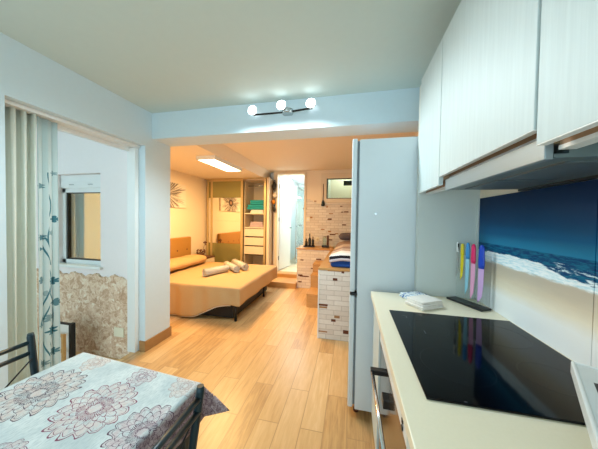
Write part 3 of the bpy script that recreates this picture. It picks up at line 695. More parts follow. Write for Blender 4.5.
# ------------------------------------------------------------------ WALL CABINETS AND HOOD
def upper(label, y0, y1, zb, zt, rail):
    t = thing('wall_cabinet', label, 'cabinet', (0.57, (y0 + y1) / 2, zb))
    obj('body', MB().box(0.47, RX, y0, y1, zb + 0.02, zt), M['cabin'], t)
    d = obj('door', MB().box(0.40, 0.42, y0 + 0.002, y1 - 0.002, zb, zt, 0.0015), M['cab'], t)
    obj('door_edge', MB().box(0.4005, 0.4195, y0 + 0.003, y1 - 0.003, zb - 0.002, zb + 0.0005), M['white'], d)
    obj('finger_groove', MB().box(0.42, 0.47, y0, y1, zb + 0.022, zb + 0.04).box(0.42, 0.47, y0, y0 + 0.004, zb + 0.04, zt).box(0.42, 0.47, y1 - 0.004, y1, zb + 0.04, zt), M['ply'], t)
    obj('bottom_rail', MB().box(0.445, 0.47, y0, y1, zb - 0.003, zb + 0.022), M['ply'], t)
    obj('bottom_strip', MB().box(0.443, 0.475, y0, y1, zb - 0.012, zb - 0.003), M['white'], t)
    return t
ZT = 2.215
upper('narrow white wall cabinet above the knives, nearest the fridge', 1.228, 1.572, 1.53, ZT, 1)
upper('wide white wall cabinet above the steel extractor hood', 0.637, 1.226, 1.568, ZT, 1)
upper('white wall cabinet past the hood, cut by the picture edge', -0.02, 0.632, 1.53, ZT, 1)
t = thing('range_hood', 'slim steel extractor hood under the wide wall cabinet', 'hood', (0.57, 0.93, 1.5))
obj('body', MB().box(0.47, 0.728, 0.642, 1.222, 1.512, 1.585), M['hood_grey'], t)
obj('front_panel', MB().box(0.425, 0.442, 0.642, 1.222, 1.50, 1.552, 0.002), M['hood'], t)
obj('visor', MB().box(0.442, 0.72, 0.642, 1.222, 1.503, 1.512), M['hood_grey'], t)
obj('filter', MB().box(0.49, 0.66, 0.68, 0.92, 1.499, 1.504).box(0.49, 0.66, 0.94, 1.18, 1.499, 1.504), M['mesh'], t)
obj('rear_rail', MB().box(0.715, 0.73, 0.642, 1.222, 1.494, 1.512), M['black'], t)

# ------------------------------------------------------------------ ON THE WORKTOP
t = thing('knife_stand', 'clear upright knife stand on a black base in the worktop corner', 'knife stand', (0.655, 1.46, 0.9))
ka = math.atan2(-0.19, 0.10); KR = rotz(ka); kc = (0.652, 1.462, 0)
def kbox(mb, l0, l1, w0, w1, z0, z1, **k): return mb.box(kc[0] + l0, kc[0] + l1, kc[1] + w0, kc[1] + w1, z0, z1, rot=KR, piv=kc, **k)
obj('base', kbox(MB(), -0.108, 0.098, -0.05, 0.022, 0.9005, 0.912, bev=0.004), M['black'], t)
obj('clear_panel', kbox(MB(), -0.10, 0.092, 0.012, 0.017, 0.912, 1.10), M['acrylic'], t)
KN = [(0.068, 1.238, 1.18, 1.035, 0.011, 'white', 'steel', 'small white handled knife with a short blade, first on the clear stand', 'black'),
      (0.205, 1.232, 1.165, 1.02, 0.014, 'k_yellow', 'k_yellow', 'all yellow knife on the clear stand', None),
      (0.355, 1.240, 1.15, 0.945, 0.017, 'k_sky', 'k_skyblade', 'knife with sky blue handle and pale blue blade', None),
      (0.507, 1.236, 1.13, 0.93, 0.019, 'k_pink', 'k_pinkblade', 'knife with hot pink handle and pale pink blade', None),
      (0.712, 1.236, 1.11, 0.925, 0.024, 'k_blue', 'k_lav', 'wide knife with royal blue handle and lavender blade', None)]
dirv = Vector((0.10, -0.19, 0)).normalized(); nrm = Vector((dirv.y, -dirv.x, 0))   # nrm points to the front side
for tt, zt, zm_, zb, w_, hm, bmn, lab, extra in KN:
    c = Vector((0.605 + 0.10 * tt, 1.55 - 0.19 * tt, 0)) - Vector((dirv.y, -dirv.x, 0)) * 0.0
    k = thing('knife', lab, 'knife', (c.x, c.y, zb), 'knives in the clear stand')
    def P(a, z): return (c.x + dirv.x * a, c.y + dirv.y * a, z)
    hb_ = MB(); hh = zt - zm_
    n = 8
    for s_ in (0,):
        prof = [(0.0, 0.5), (0.15, 0.62), (0.45, 0.60), (0.8, 0.55), (0.93, 0.42), (1.0, 0.15)]
        rings_ = []
        for q, ww in prof:
            z = zm_ + hh * q; hw = w_ * ww * 1.15; ht = 0.007 if q < 0.95 else 0.003
            rings_.append([hb_.bm.verts.new((c.x + dirv.x * hw * math.cos(2 * PI * i / 12) + dirv.y * ht * math.sin(2 * PI * i / 12), c.y + dirv.y * hw * math.cos(2 * PI * i / 12) - dirv.x * ht * math.sin(2 * PI * i / 12), z)) for i in range(12)])
        for a_, b_ in zip(rings_, rings_[1:]):
            for i in range(12):
                f = hb_.bm.faces.new((a_[i], a_[(i + 1) % 12], b_[(i + 1) % 12], b_[i])); f.smooth = True
        hb_.bm.faces.new(rings_[0]); hb_.bm.faces.new(rings_[-1])
    ho = obj('handle', hb_, M[hm], k)
    if extra: obj('handle_inlay', MB().tube([P(w_ * 0.2, zm_ + 0.006), P(w_ * 0.25, zt - 0.008)], 0.0058, 8), M[extra], ho)
    bl = MB(); hb2 = zm_ - zb
    pts = [(-0.5, 0.0), (0.5, 0.0), (0.5, 0.10), (0.44, 0.45), (0.25, 0.8), (-0.45, 1.0), (-0.5, 0.9)]
    fr = [bl.bm.verts.new((P(a * w_ * 1.25, zm_ - q * hb2)[0] + dirv.y * 0.0009, P(a * w_ * 1.25, 0)[1] - dirv.x * 0.0009, zm_ - q * hb2)) for a, q in pts]
    bk = [bl.bm.verts.new((P(a * w_ * 1.25, zm_ - q * hb2)[0] - dirv.y * 0.0009, P(a * w_ * 1.25, 0)[1] + dirv.x * 0.0009, zm_ - q * hb2)) for a, q in pts]
    m_ = len(pts)
    for i in range(m_): bl.bm.faces.new((fr[i], fr[(i + 1) % m_], bk[(i + 1) % m_], bk[i]))
    bl.bm.faces.new(fr); bl.bm.faces.new(bk[::-1])
    obj('blade', bl, M[bmn], k)

def folded(name, cx, cy, lx, ly, z0, layers, th, ang, m, label, seed):
    rnd = random.Random(seed); mb = MB(); z = z0
    for k in range(layers):
        s = 1 - 0.03 * k
        mb.box(cx - lx / 2 * s + rnd.uniform(-.004, .004), cx + lx / 2 * s, cy - ly / 2 * s, cy + ly / 2 * s + rnd.uniform(-.004, .004), z, z + th * 1.03, th * 0.42, 3, rot=rotz(ang + rnd.uniform(-.05, .05)), piv=(cx, cy, 0)); z += th
    o = obj(name, mb, m)
    for p_ in o.data.polygons: p_.use_smooth = True
    return o
tag(folded('kitchen_cloth', 0.378, 1.50, 0.135, 0.10, 0.9005, 2, 0.012, 0.5, M['print_towel'], '', 1), 'folded white cloth with a blue print, behind the plain white one', 'cloth')
tag(folded('kitchen_cloth', 0.392, 1.372, 0.155, 0.115, 0.9005, 4, 0.010, 0.62, M['white_cloth'], '', 2), 'plain white cloth folded thick beside the corner of the hob', 'cloth')

# white rimmed rack with steel tray at the edge of the picture
t = thing('dish_rack', 'white rimmed rack with a shiny steel tray at the worktop edge', 'rack', (0.53, 0.52, 0.9))
ra = math.atan2(-0.85, -0.525); RR = rotz(ra); rc = (0.566, 0.744, 0)
def rbox(mb, l0, l1, w0, w1, z0, z1, **k): return mb.box(rc[0] + l0, rc[0] + l1, rc[1] + w0, rc[1] + w1, z0, z1, rot=RR, piv=rc, **k)
obj('rim', rbox(rbox(rbox(rbox(MB(), 0, 0.42, 0, 0.008, 0.968, 1.0, bev=0.003), 0, 0.42, 0.182, 0.19, 0.968, 1.0, bev=0.003), 0, 0.008, 0, 0.19, 0.968, 1.0, bev=0.003), 0.412, 0.42, 0, 0.19, 0.968, 1.0, bev=0.003), M['white'], t)
tr = obj('tray', rbox(MB(), 0.006, 0.414, 0.006, 0.184, 0.972, 0.998), M['rack_steel'], t)
sl = MB()
for l in (0.09, 0.17, 0.25, 0.33): rbox(sl, l, l + 0.06, 0.026, 0.036, 0.997, 0.9986)
obj('slot', sl, M['black'], tr)
for l, w_ in ((0.08, 0.05), (0.08, 0.14), (0.34, 0.05), (0.34, 0.14)):
    obj('foot', rbox(MB(), l, l + 0.02, w_, w_ + 0.02, 0.9062 if l < 0.1 else 0.9005, 0.974), M['white'], t)

# ------------------------------------------------------------------ BED
BY0, BY1, BXF, BXH = 2.75, 4.28, -1.385, -3.19
t = thing('bed', 'double bed with a mustard upholstered headboard under the ochre cover', 'bed', (-2.3, 3.5, 0))
obj('frame', MB().box(BXH, BXF - 0.06, BY0 + 0.05, BY1 - 0.05, 0.22, 0.27), M['darkmetal'], t)
obj('base', MB().box(BXH, BXF - 0.13, BY0 + 0.10, BY1 - 0.14, 0.02, 0.22), M['darkmetal'], t)  # dark block added to stand in for the shade under the bed
for x, y in ((-1.46, 2.82), (-1.46, 3.84), (-3.05, 2.82), (-3.05, 4.1)):
    obj('leg', MB().tube([(x, y, 0.0), (x, y, 0.225)], 0.018, 10), M['darkmetal'], t)
obj('mattress', MB().box(BXH, BXF - 0.02, BY0 + 0.02, BY1 - 0.02, 0.27, 0.44, 0.03, 3), M['hem'], t)
hbd = obj('headboard', MB().box(BX + 0.006, BX + 0.085, 2.72, 4.255, 0.25, 0.965, 0.02, 3), M['headboard'], t)
for y in (2.95, 3.25, 3.55, 3.85, 4.12): obj('button', MB().ball((BX + 0.086, y, 0.72), 0.016, (0.5, 1, 1)), M['brown'], hbd)
def hem_t(x):
    q = min(1, max(0, (x + 2.12) / 0.56)); return q * q * (3 - 2 * q)
def spread_fn(u, v):
    # u: along from head to foot drop, v: across from near drop to far drop
    s = u * (BXF - BXH + 0.22); q = v * (BY1 - BY0 + 0.80) - 0.40
    x = BXH + s; fd = max(0, s - (BXF - BXH)); x = min(x, BXF)
    nd = max(0, -q); fd2 = max(0, q - (BY1 - BY0)); y = BY0 + min(max(q, 0), BY1 - BY0)
    drop_near = 0.40 + 0.10 * 0; tfoot = hem_t(x)
    lim = 0.425 - 0.20 * tfoot                # the side hem rises towards the foot
    dn = min(nd, 0.40) / 0.40 * lim; df = min(fd2, 0.40) / 0.40 * lim
    d = max(dn, df, fd)
    z = 0.458
    rnd_ = 0.012 * math.sin(x * 9 + y * 4) * 0.3
    if d > 0: z -= d
    else: z += rnd_
    wv = 0.012 * math.sin(x * 14) * min(1, d / 0.1) + 0.008 * math.sin(x * 31 + 1) * min(1, d / 0.1)
    if dn > 0: y -= 0.012 + wv + 0.03 * dn
    if df > 0: y += 0.012
    if fd > 0 and fd >= 0: x += 0.012 + 0.008 * math.sin(y * 12) * min(1, fd / 0.1)
    return (x, y, z)
t = obj('bedspread', MB().grid(90, 100, spread_fn), M['spread'], solid=0.008, fixn=False)
tag(t, 'ochre bedspread covering the double bed and hanging down its side', 'bedspread')
def hemf(u, v):
    x = BXH + u * (BXF - BXH - 0.12); tf = hem_t(x)
    z = 0.458 - (0.425 - 0.20 * tf); wv = 0.012 * math.sin(x * 14) + 0.008 * math.sin(x * 31 + 1)
    return (x, BY0 - 0.012 - wv - 0.012 + 0.016, z - 0.016 * v)
obj('hem', MB().grid(60, 1, hemf), M['hem'], t, solid=0.005)
def pil(u, v):
    a = u * 2 * PI; L = 1.42; e = 1 - abs(2 * v - 1) ** 6
    r1 = 0.215 * (0.35 + 0.65 * e); r2 = 0.085 * (0.25 + 0.75 * e)
    return (-2.93 + r1 * math.copysign(abs(math.cos(a)) ** 0.8, math.cos(a)) + 0.008 * math.sin(v * 30), 2.80 + L * v, 0.560 + r2 * math.copysign(abs(math.sin(a)) ** 0.9, math.sin(a)) * (1 + 0.06 * math.sin(v * 17)))
tag(obj('bolster_pillow', MB().grid(32, 40, pil), M['pillow']), 'long ochre pillow lying across the head of the bed', 'pillow')

def roll(label, a, b, r, z):
    a = Vector((a[0], a[1], z + r)); b = Vector((b[0], b[1], z + r)); d = (b - a); L = d.length; d.normalize()
    w_ = Vector((-d.y, d.x, 0)); mb = MB()
    n = 64; turns = 3.2
    prof = []
    for i in range(n + 1):
        q = i / n; rr = r * (0.18 + 0.82 * q); th = q * turns * 2 * PI
        prof.append((rr * math.cos(th), rr * math.sin(th)))
    def fn(u, v):
        i = round(u * n); p_, q_ = prof[i]
        e = (v - 0.5) * L * (1 + 0.03 * math.sin(i * 0.7))
        pt = (a + b) / 2 + d * e + w_ * p_ + Vector((0, 0, q_))
        return pt
    mb.grid(n, 10, fn)
    mb.tube([tuple(a + d * 0.006), tuple(b - d * 0.006)], r * 0.86, 18)
    return tag(obj('rolled_towel', mb, M['towel'], solid=0.006, fixn=False), label, 'towel', 'rolled towels on the bed')
roll('rolled taupe towel lying apart, nearest the pillar, on the ochre bed', (-2.15, 3.14), (-2.0, 3.55), 0.058, 0.465)
roll('middle rolled taupe towel of the three on the ochre bed', (-2.20, 3.86), (-1.81, 3.52), 0.058, 0.465)
roll('rolled taupe towel nearest the wardrobe shelves, on the ochre bed', (-2.17, 4.10), (-1.74, 3.70), 0.060, 0.465)

# bedside table with dried flowers
t = thing('bedside_table', 'small wooden bedside table in the corner between bed and wardrobe', 'bedside table', (-3.09, 4.50, 0))
obj('top', MB().box(-3.28, -2.92, 4.33, 4.66, 0.50, 0.525, 0.004), M['brown'], t)
obj('body', MB().box(-3.27, -2.93, 4.34, 4.65, 0.10, 0.50), M['ward'], t)
dr = obj('drawer', MB().box(-2.93, -2.915, 4.36, 4.63, 0.30, 0.48, 0.003), M['ward'], t)
obj('knob', MB().ball((-2.905, 4.495, 0.39), 0.012), M['steel'], dr)
for x, y in ((-3.25, 4.36), (-2.95, 4.36), (-3.25, 4.63), (-2.95, 4.63)): obj('leg', MB().box(x - 0.015, x + 0.015, y - 0.015, y + 0.015, 0, 0.10), M['brown'], t)
t = thing('dried_flowers', 'dark dried flowers in a squat brown bowl beside the pillow', 'ornament', (-3.14, 4.46, 0.525))
obj('bowl', MB().lathe(-3.14, 4.46, [(0.04, 0.525), (0.07, 0.55), (0.08, 0.58), (0.07, 0.60)], 18), M['brown'], t)
rnd = random.Random(3)
stm = MB(); bud = MB(); bud2 = MB()
for i in range(14):
    a = rnd.uniform(0, 2 * PI); r_ = rnd.uniform(0.02, 0.10); z = rnd.uniform(0.60, 0.67)
    stm.tube([(-3.14, 4.46, 0.59), (-3.14 + r_ * math.cos(a), 4.46 + r_ * math.sin(a), z)], 0.0025, 6)
    bud.ball((-3.14 + r_ * math.cos(a), 4.46 + r_ * math.sin(a), z), 0.02, sub=1)
stm.tube([(-3.12, 4.46, 0.59), (-3.09, 4.48, 0.72), (-3.065, 4.50, 0.80)], 0.003, 6)
for dx, dz in ((0, 0), (0.03, 0.015), (-0.03, 0.012), (0.0, 0.03), (0.015, -0.03)): bud2.ball((-3.065 + dx, 4.50, 0.81 + dz), 0.018, sub=1)
obj('stem', stm, M['brown'], t); obj('bloom', bud, M['patch'], t); obj('bloom', bud2, M['patch'], t)

# painting on the bedroom wall
t = thing('picture', 'wide canvas of a dark sunburst flower on the bedroom wall', 'painting', (BX + 0.015, 3.6, 1.54))
obj('canvas', MB().box(BX + 0.004, BX + 0.030, 3.06, 4.155, 1.545, 2.005, 0.003), M['burst'], t)

# ------------------------------------------------------------------ WARDROBE
WY = 4.79
t = thing('wardrobe', 'beige wardrobe with mirrored sliding doors and an open shelf bay', 'wardrobe', (-2.5, 5.08, 0))
obj('carcass', MB().box(-3.285, -3.265, WY + 0.09, 5.37, 0, 2.225).box(-1.75, -1.72, WY, 5.37, 0, 2.225).box(-3.265, -1.75, WY + 0.05, 5.37, 2.20, 2.225).box(-3.265, -1.75, WY + 0.06, 5.37, 0, 0.06)
    .box(-3.265, -1.75, 5.35, 5.37, 0.06, 2.20).box(-2.345, -2.325, WY + 0.09, 5.35, 0.06, 2.20), M['ward_in'], t)
obj('top_track', MB().box(-3.285, -1.72, WY - 0.012, WY + 0.09, 2.225, 2.243), M['goldframe'], t)
obj('bottom_track', MB().box(-3.285, -1.72, WY - 0.012, WY + 0.09, 0, 0.03), M['goldframe'], t)
def sdoor(x0, x1, y):
    d = obj('sliding_door', MB().box(x0, x0 + 0.05, y, y + 0.03, 0.03, 2.225).box(x1 - 0.05, x1, y, y + 0.03, 0.03, 2.225).box(x0 + 0.05, x1 - 0.05, y, y + 0.03, 2.18, 2.225).box(x0 + 0.05, x1 - 0.05, y, y + 0.03, 0.03, 0.07), M['goldframe'], t)
    obj('glass_panel', MB().box(x0 + 0.05, x1 - 0.05, y + 0.008, y + 0.014, 1.815, 2.18), M['goldglass'], d)
    obj('mirror', MB().box(x0 + 0.05, x1 - 0.05, y + 0.008, y + 0.014, 1.295, 1.813), M['mirror'], d)
    obj('mirror', MB().box(x0 + 0.05, x1 - 0.05, y + 0.008, y + 0.014, 0.79, 1.293), M['mirror'], d)
    obj('glass_panel', MB().box(x0 + 0.05, x1 - 0.05, y + 0.008, y + 0.014, 0.07, 0.788), M['goldglass'], d)
sdoor(-3.26, -2.45, WY + 0.045)
sdoor(-3.13, -2.335, WY)
sx0, sx1 = -2.325, -1.86
obj('bay_side', MB().box(-1.86, -1.84, WY + 0.09, 5.35, 0.06, 2.20), M['ward_in'], t)
obj('fixed_stile', MB().box(-1.845, -1.80, WY, WY + 0.03, 0.03, 2.225), M['goldframe'], t)
obj('fixed_stile', MB().box(-1.775, -1.72, WY - 0.01, WY + 0.02, 0.03, 2.225), M['ward'], t)
for z in (1.455, 1.14): obj('shelf', MB().box(sx0, sx1, WY + 0.09, 5.35, z, z + 0.022), M['ward'], t)
obj('hanging_rail', MB().tube([(sx0, 5.05, 2.10), (sx1, 5.05, 2.10)], 0.012, 12), M['steel'], t)
for z0, z1 in ((0.965, 1.125), (0.765, 0.935), (0.565, 0.735)):
    obj('drawer', MB().box(sx0 + 0.004, sx1 - 0.004, WY + 0.06, 5.30, z0, z1, 0.003), M['ward'], t)
obj('drawer_gap', MB().box(sx0, sx1, WY + 0.12, 5.35, 0.54, 1.14), M['black'], t)

def stack(name, label, cat, x, y, z, lx, ly, layers, th, m, grp, seed):
    tag(folded(name, x, y, lx, ly, z, layers, th, 0.03, m, '', seed), label, cat, grp)
stack('folded_linen', 'folded white linen under the teal blankets in the wardrobe', 'linen', -2.06, 5.05, 1.479, 0.30, 0.30, 3, 0.024, M['white_cloth'], None, 4)
stack('folded_blanket', 'lower folded teal blanket on the upper wardrobe shelf', 'blanket', -2.09, 5.05, 1.556, 0.40, 0.34, 2, 0.055, M['teal_cloth'], 'teal blankets in the wardrobe', 5)
stack('folded_blanket', 'upper folded teal blanket, topmost of the wardrobe pile', 'blanket', -2.06, 5.05, 1.67, 0.34, 0.30, 2, 0.05, M['teal_cloth'], 'teal blankets in the wardrobe', 6)
stack('folded_linen', 'folded pale lilac linen on the shelf above the drawers', 'linen', -2.05, 5.03, 1.164, 0.32, 0.32, 5, 0.024, M['lilac_cloth'], None, 7)

# bags on the strip of wall between wardrobe and bathroom door
t = thing('hook_rail', 'narrow black hook rail on the wall by the bathroom door', 'hooks', (-1.66, 4.98, 1.6))
obj('rail', MB().box(-1.675, -1.66, 4.985, 5.0, 1.50, 2.22), M['black'], t)
for z in (2.19, 1.965, 1.805, 1.65): obj('hook', MB().tube([(-1.667, 4.985, z), (-1.667, 4.955, z), (-1.667, 4.945, z + 0.015)], 0.005, 8), M['black'], t)
def bag(label, cx, cz, w_, h_, m, seed):
    t = thing('hanging_bag', label, 'bag', (cx, 4.93, cz - h_ / 2), 'small bags on the hook rail')
    def fn(u, v):
        a = u * 2 * PI; q = math.sin(PI * min(1, max(0, 0.06 + 0.9 * v))) ** 0.6
        return (cx + w_ / 2 * q * math.cos(a), 4.925 + 0.022 * q * math.sin(a), cz - h_ / 2 + h_ * v + 0.006 * math.sin(a * 3 + seed))
    obj('pouch', MB().grid(20, 10, fn), m, t)
    obj('strap', MB().tube([(cx - w_ * 0.25, 4.925, cz + h_ * 0.42), (-1.667, 4.94, cz + h_ * 0.42 + 0.05), (cx + w_ * 0.25, 4.925, cz + h_ * 0.42)], 0.004, 6), m, t)
bag('black bag hanging highest on the rail by the bathroom door', -1.662, 2.08, 0.10, 0.18, M['leather_black'], 1)
bag('cream pouch under the highest black bag on the hook rail', -1.645, 1.88, 0.09, 0.11, M['bag_cream'], 2)
bag('orange pouch beside the cream pouch on the hook rail', -1.672, 1.73, 0.08, 0.09, M['bag_orange'], 3)
bag('small black pouch below the orange pouch, lowest on the hook rail', -1.66, 1.565, 0.07, 0.11, M['leather_black'], 4)

# ------------------------------------------------------------------ BRICK-CLAD BENCH, STEPS, RAISED BED
t = thing('bench_cabinet', 'low brick-print cabinet with wooden top by the bathroom door', 'cabinet', (-0.69, 4.75, 0))
bb = MB().box(-1.03, -0.35, 4.525, 4.985, 0, 0.765)
patches(bb, [(-0.93, 0.555, .06, .022), (-0.60, 0.585, .10, .024)], 4.525, 1)
patches(bb, [(-0.96, 0.25, .09, .03), (-0.88, 0.235, .18, .022), (-0.965, 0.12, .07, .024), (-0.72, 0.40, .06, .02)], 4.525, 1)
obj('body', bb, [M['brick'], M['patch']], t)
obj('top', MB().box(-1.045, -0.35, 4.51, 4.985, 0.765, 0.79, 0.003), M['orange_wood'], t)
t = thing('step_unit', 'three wooden box steps climbing beside the raised bed', 'steps', (-0.5, 4.0, 0))
for k, (y0, z) in enumerate(((3.545, 0.21), (3.90, 0.42), (4.12, 0.565))):
    y1 = (3.90, 4.12, 4.515)[k]
    obj('step', MB().box(-0.648, -0.352, y0, y1, 0, z - 0.022).box(-0.652, -0.350, y0 - 0.006, y1, z - 0.022, z, 0.002), M['orange_wood'], t)
t = thing('raised_bed_base', 'tall white brick-print platform carrying the single bed by the fridge', 'bed platform', (0.14, 3.6, 0))
pb = MB().box(-0.345, 0.70, 2.65, 4.52, 0, 0.785)
def pz(px, py): return (px - 350) * 0.01115, 0.826 - (py - 268) * 0.0111
for (px, py, w_, h_, mi) in ((335, 271.5, .16, .02, 2), (343, 272.5, .03, .03, 1), (335.5, 280.5, .05, .028, 1), (324, 307.5, .10, .022, 1), (324, 310, .09, .018, 2), (338, 318.5, .06, .028, 2), (334.5, 322.5, .05, .028, 1), (347, 333, .06, .04, 1), (324, 335, .10, .014, 2)):
    x, z = pz(px, py); patches(pb, [(x, z, w_, h_)], 2.65, mi)
obj('body', pb, [M['brick'], M['patch'], M['patch2']], t)
obj('corner_edge', MB().box(-0.352, -0.340, 2.642, 2.655, 0, 0.785), M['white'], t)
obj('top', MB().box(-0.352, 0.70, 2.642, 4.52, 0.785, 0.808, 0.002), M['orange_wood'], t)
tag(obj('single_mattress', MB().box(-0.225, 0.62, 2.715, 4.48, 0.808, 0.905, 0.03, 3), M['blue_cloth']), 'single mattress in a blue sheet on the brick-print platform', 'mattress')
def blk(u, v):
    L = 1.90; s = v * L
    if s < 0.085: y = 2.700 - 0.006; z = 0.885 + s
    else: y = 2.700 + (s - 0.085); z = 0.97
    q = (u - 0.0) * 0.98 - 0.08
    x = -0.225 + q
    dz = 0
    if q < 0: dz = q * 0.9; x = -0.233
    cr = 0.018 * math.sin(u * 7 + v * 9) * 0.4
    e = min(1, max(0, (q + 0.0) / 0.12)); z = z - (1 - e) * 0.05 * (1 if s >= 0.085 else 0.4) + dz * 0.5 + cr
    return (x, min(y, 4.47), z)
tag(obj('striped_blanket', MB().grid(40, 80, blk, lambda u, v: (u, v * 1.90)), M['blanket'], solid=0.012, fixn=False), 'white blanket with black and mauve stripes on the raised single bed', 'blanket')
def cush(u, v):
    e = max(0.0, 1 - abs(2 * v - 1) ** 8) ** 0.5
    return (-0.21 + 0.75 * v, 4.24 + 0.11 * math.cos(2 * PI * u) * (0.25 + 0.75 * e), 1.062 + 0.07 * math.sin(2 * PI * u) * (0.2 + 0.8 * e))
tag(obj('cushion', MB().grid(24, 24, cush), M['grey_cloth']), 'dark grey rolled cushion at the far end of the raised bed', 'cushion')

# things on the bench and its wall
def bottle(label, x, y, r, h, neck, m=None):
    t = thing('bottle', label, 'bottle', (x, y, 0.79), 'dark bottles on the bench')
    obj('glass_body', MB().lathe(x, y, [(r * .95, 0.805), (r, 0.812), (r, 0.805 + h * neck), (r * 0.4, 0.805 + h * (neck + 0.16)), (r * 0.36, 0.805 + h * 0.94)], 16), m or M['bottle'], t)
    obj('cap', MB().lathe(x, y, [(r * 0.45, 0.805 + h * 0.93), (r * 0.45, 0.805 + h)], 12), M['black'], t)
t = thing('tray', 'shallow black tray holding the dark bottles', 'tray', (-0.83, 4.78, 0.79))
obj('plate', MB().box(-0.935, -0.725, 4.71, 4.85, 0.7905, 0.805, 0.004), M['black'], t)
obj('rim', MB().box(-0.94, -0.72, 4.705, 4.712, 0.7905, 0.815, 0.002).box(-0.94, -0.72, 4.848, 4.855, 0.7905, 0.815, 0.002).box(-0.94, -0.933, 4.71, 4.85, 0.7905, 0.815).box(-0.727, -0.72, 4.71, 4.85, 0.7905, 0.815), M['black'], t)
bottle('tallest dark bottle standing in the black tray', -0.825, 4.77, 0.030, 0.26, 0.55)
bottle('short dark bottle at the bathroom end of the black tray', -0.895, 4.77, 0.030, 0.15, 0.6)
bottle('medium dark bottle at the socket end of the black tray', -0.758, 4.77, 0.027, 0.20, 0.6)
t = thing('coffee_press', 'dark glass coffee maker beside the wall socket', 'coffee maker', (-0.46, 4.78, 0.79))
obj('stand', MB().box(-0.575, -0.43, 4.73, 4.84, 0.7905, 0.835, 0.008), M['black'], t)
obj('column', MB().box(-0.475, -0.435, 4.76, 4.83, 0.835, 1.035, 0.006), M['brown'], t)
obj('jar', MB().lathe(-0.52, 4.78, [(0.036, 0.836), (0.038, 0.84), (0.038, 0.98), (0.034, 1.0)], 18), M['glass'], t)
obj('lid', MB().lathe(-0.52, 4.78, [(0.037, 1.0), (0.037, 1.012), (0.01, 1.02)], 18), M['steel'], t)
t = thing('wall_socket', 'white wall socket between the dark bottles and the coffee maker', 'socket', (-0.69, 4.985, 0.9))
obj('plate', MB().box(-0.735, -0.65, 4.977, 4.988, 0.89, 0.975, 0.003), M['plate'], t)
obj('socket_hole', MB().tube([(-0.692, 4.979, 0.932), (-0.692, 4.975, 0.932)], 0.022, 16), M['ward_in'], t)
t = thing('light_switch', 'white light switch on the brick print beside the bathroom door', 'switch', (-0.9, 4.985, 1.33))
obj('plate', MB().box(-0.945, -0.865, 4.977, 4.988, 1.325, 1.405, 0.003), M['plate'], t)
obj('rocker', MB().box(-0.93, -0.88, 4.973, 4.978, 1.34, 1.39, 0.002), M['white'], t)
t = thing('blind_cord', 'thin hanging cord with a dark tassel beside the high window', 'cord', (-0.585, 4.96, 1.63))
obj('cord', MB().tube([(-0.585, 4.965, 2.11), (-0.583, 4.965, 1.95), (-0.588, 4.965, 1.76)], 0.007, 8), M['brown'], t)
obj('tassel', MB().lathe(-0.588, 4.965, [(0.035, 1.645), (0.038, 1.67), (0.028, 1.73), (0.012, 1.77)], 14), M['teal_metal'], t)

# ------------------------------------------------------------------ BATHROOM FITTINGS
t = thing('shower_enclosure', 'glass shower enclosure inside the bathroom', 'shower', (-1.2, 6.2, 0.17))
obj('glass', MB().box(-1.405, -1.395, 6.0, 7.2, 0.20, 2.2), M['showerglass'], t)
obj('post', MB().box(-1.415, -1.385, 5.97, 6.0, 0.17, 2.22), M['steel'], t)
obj('rail', MB().box(-1.415, -1.385, 6.0, 7.4, 2.2, 2.225), M['steel'], t)
obj('front_glass', MB().box(-1.385, -0.63, 6.0, 6.01, 0.20, 2.2), M['showerglass'], t)
obj('handle', MB().tube([(-1.33, 5.985, 1.2), (-1.10, 5.985, 1.2)], 0.012, 10), M['steel'], t)
obj('shower_tray', MB().box(-1.385, -0.63, 6.02, 7.38, 0.17, 0.20, 0.01, 3), M['white'], t)

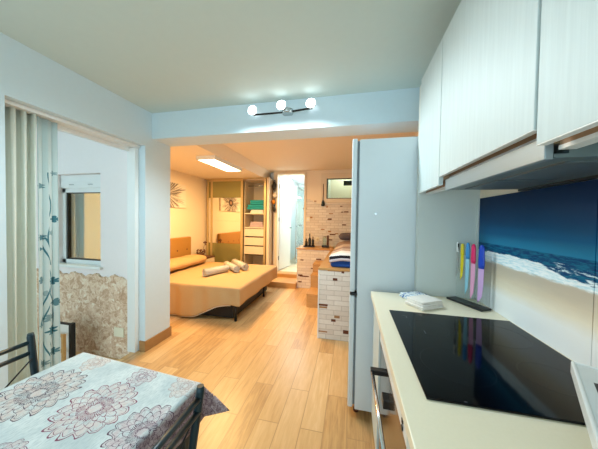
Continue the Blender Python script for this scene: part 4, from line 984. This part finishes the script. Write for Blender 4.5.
# ------------------------------------------------------------------ LIGHT
def light(name, kind, loc, energy, color, size=None, rot=None, size_y=None):
    l = bpy.data.lights.new(name, kind); l.energy = energy; l.color = color[:3]
    o = bpy.data.objects.new(name, l); COL.objects.link(o); o.location = loc
    if rot: o.rotation_euler = rot
    if kind == 'AREA':
        l.size = size
        if size_y: l.shape = 'RECTANGLE'; l.size_y = size_y
    elif size: l.shadow_soft_size = size
    return o
light('led_lamp_light', 'AREA', (-2.05, 3.43, 2.185), 58, (1.0, 0.60, 0.22), 0.26, (0, 0, 0), 0.82)
for i, (x, y, z) in enumerate(SP):
    o = light('spot_lamp_light', 'SPOT', (x, y - 0.14, z - 0.02), 24.0, COOL, 0.05, (math.radians(-14), 0, 0))
    o.data.spot_size = math.radians(158); o.data.spot_blend = 0.5
light('bathroom_lamp_light', 'AREA', (-1.15, 6.0, 2.48), 50, (0.92, 1.0, 1.0), 0.5, (0, 0, 0))
light('pane_fill_light', 'POINT', (-0.15, 5.45, 2.42), 10, (1.0, 0.98, 0.86), 0.1)  # unseen lamp added behind the high window to brighten its pane

w = bpy.data.worlds.new('world'); S.world = w; w.use_nodes = True
nt = NT(w.node_tree); bg = nt.n['Background']
bg.inputs[0].default_value = (0.66, 0.89, 1.0, 1); bg.inputs[1].default_value = 2.15

# ------------------------------------------------------------------ CAMERA
cam = bpy.data.cameras.new('camera'); co = bpy.data.objects.new('camera', cam); COL.objects.link(co)
cam.sensor_fit = 'HORIZONTAL'; cam.sensor_width = 36.0; cam.lens = 234.775 / 598 * 36.0; cam.clip_start = 0.02
yaw, pit, rol = 0.21797, 0.022217, 0.01555
f = Vector((-math.sin(yaw) * math.cos(pit), math.cos(yaw) * math.cos(pit), -math.sin(pit)))
r = Vector((math.cos(yaw), math.sin(yaw), 0)); u = r.cross(f)
r2 = r * math.cos(rol) + u * math.sin(rol); u2 = -r * math.sin(rol) + u * math.cos(rol)
co.matrix_world = Matrix(((r2.x, u2.x, -f.x, 0), (r2.y, u2.y, -f.y, 0), (r2.z, u2.z, -f.z, 1.356), (0, 0, 0, 1)))
S.camera = co
S.view_settings.view_transform = 'Standard'; S.view_settings.look = 'None'
S.view_settings.exposure = 0.2; S.view_settings.gamma = 1.0; S.view_settings.use_curve_mapping = False
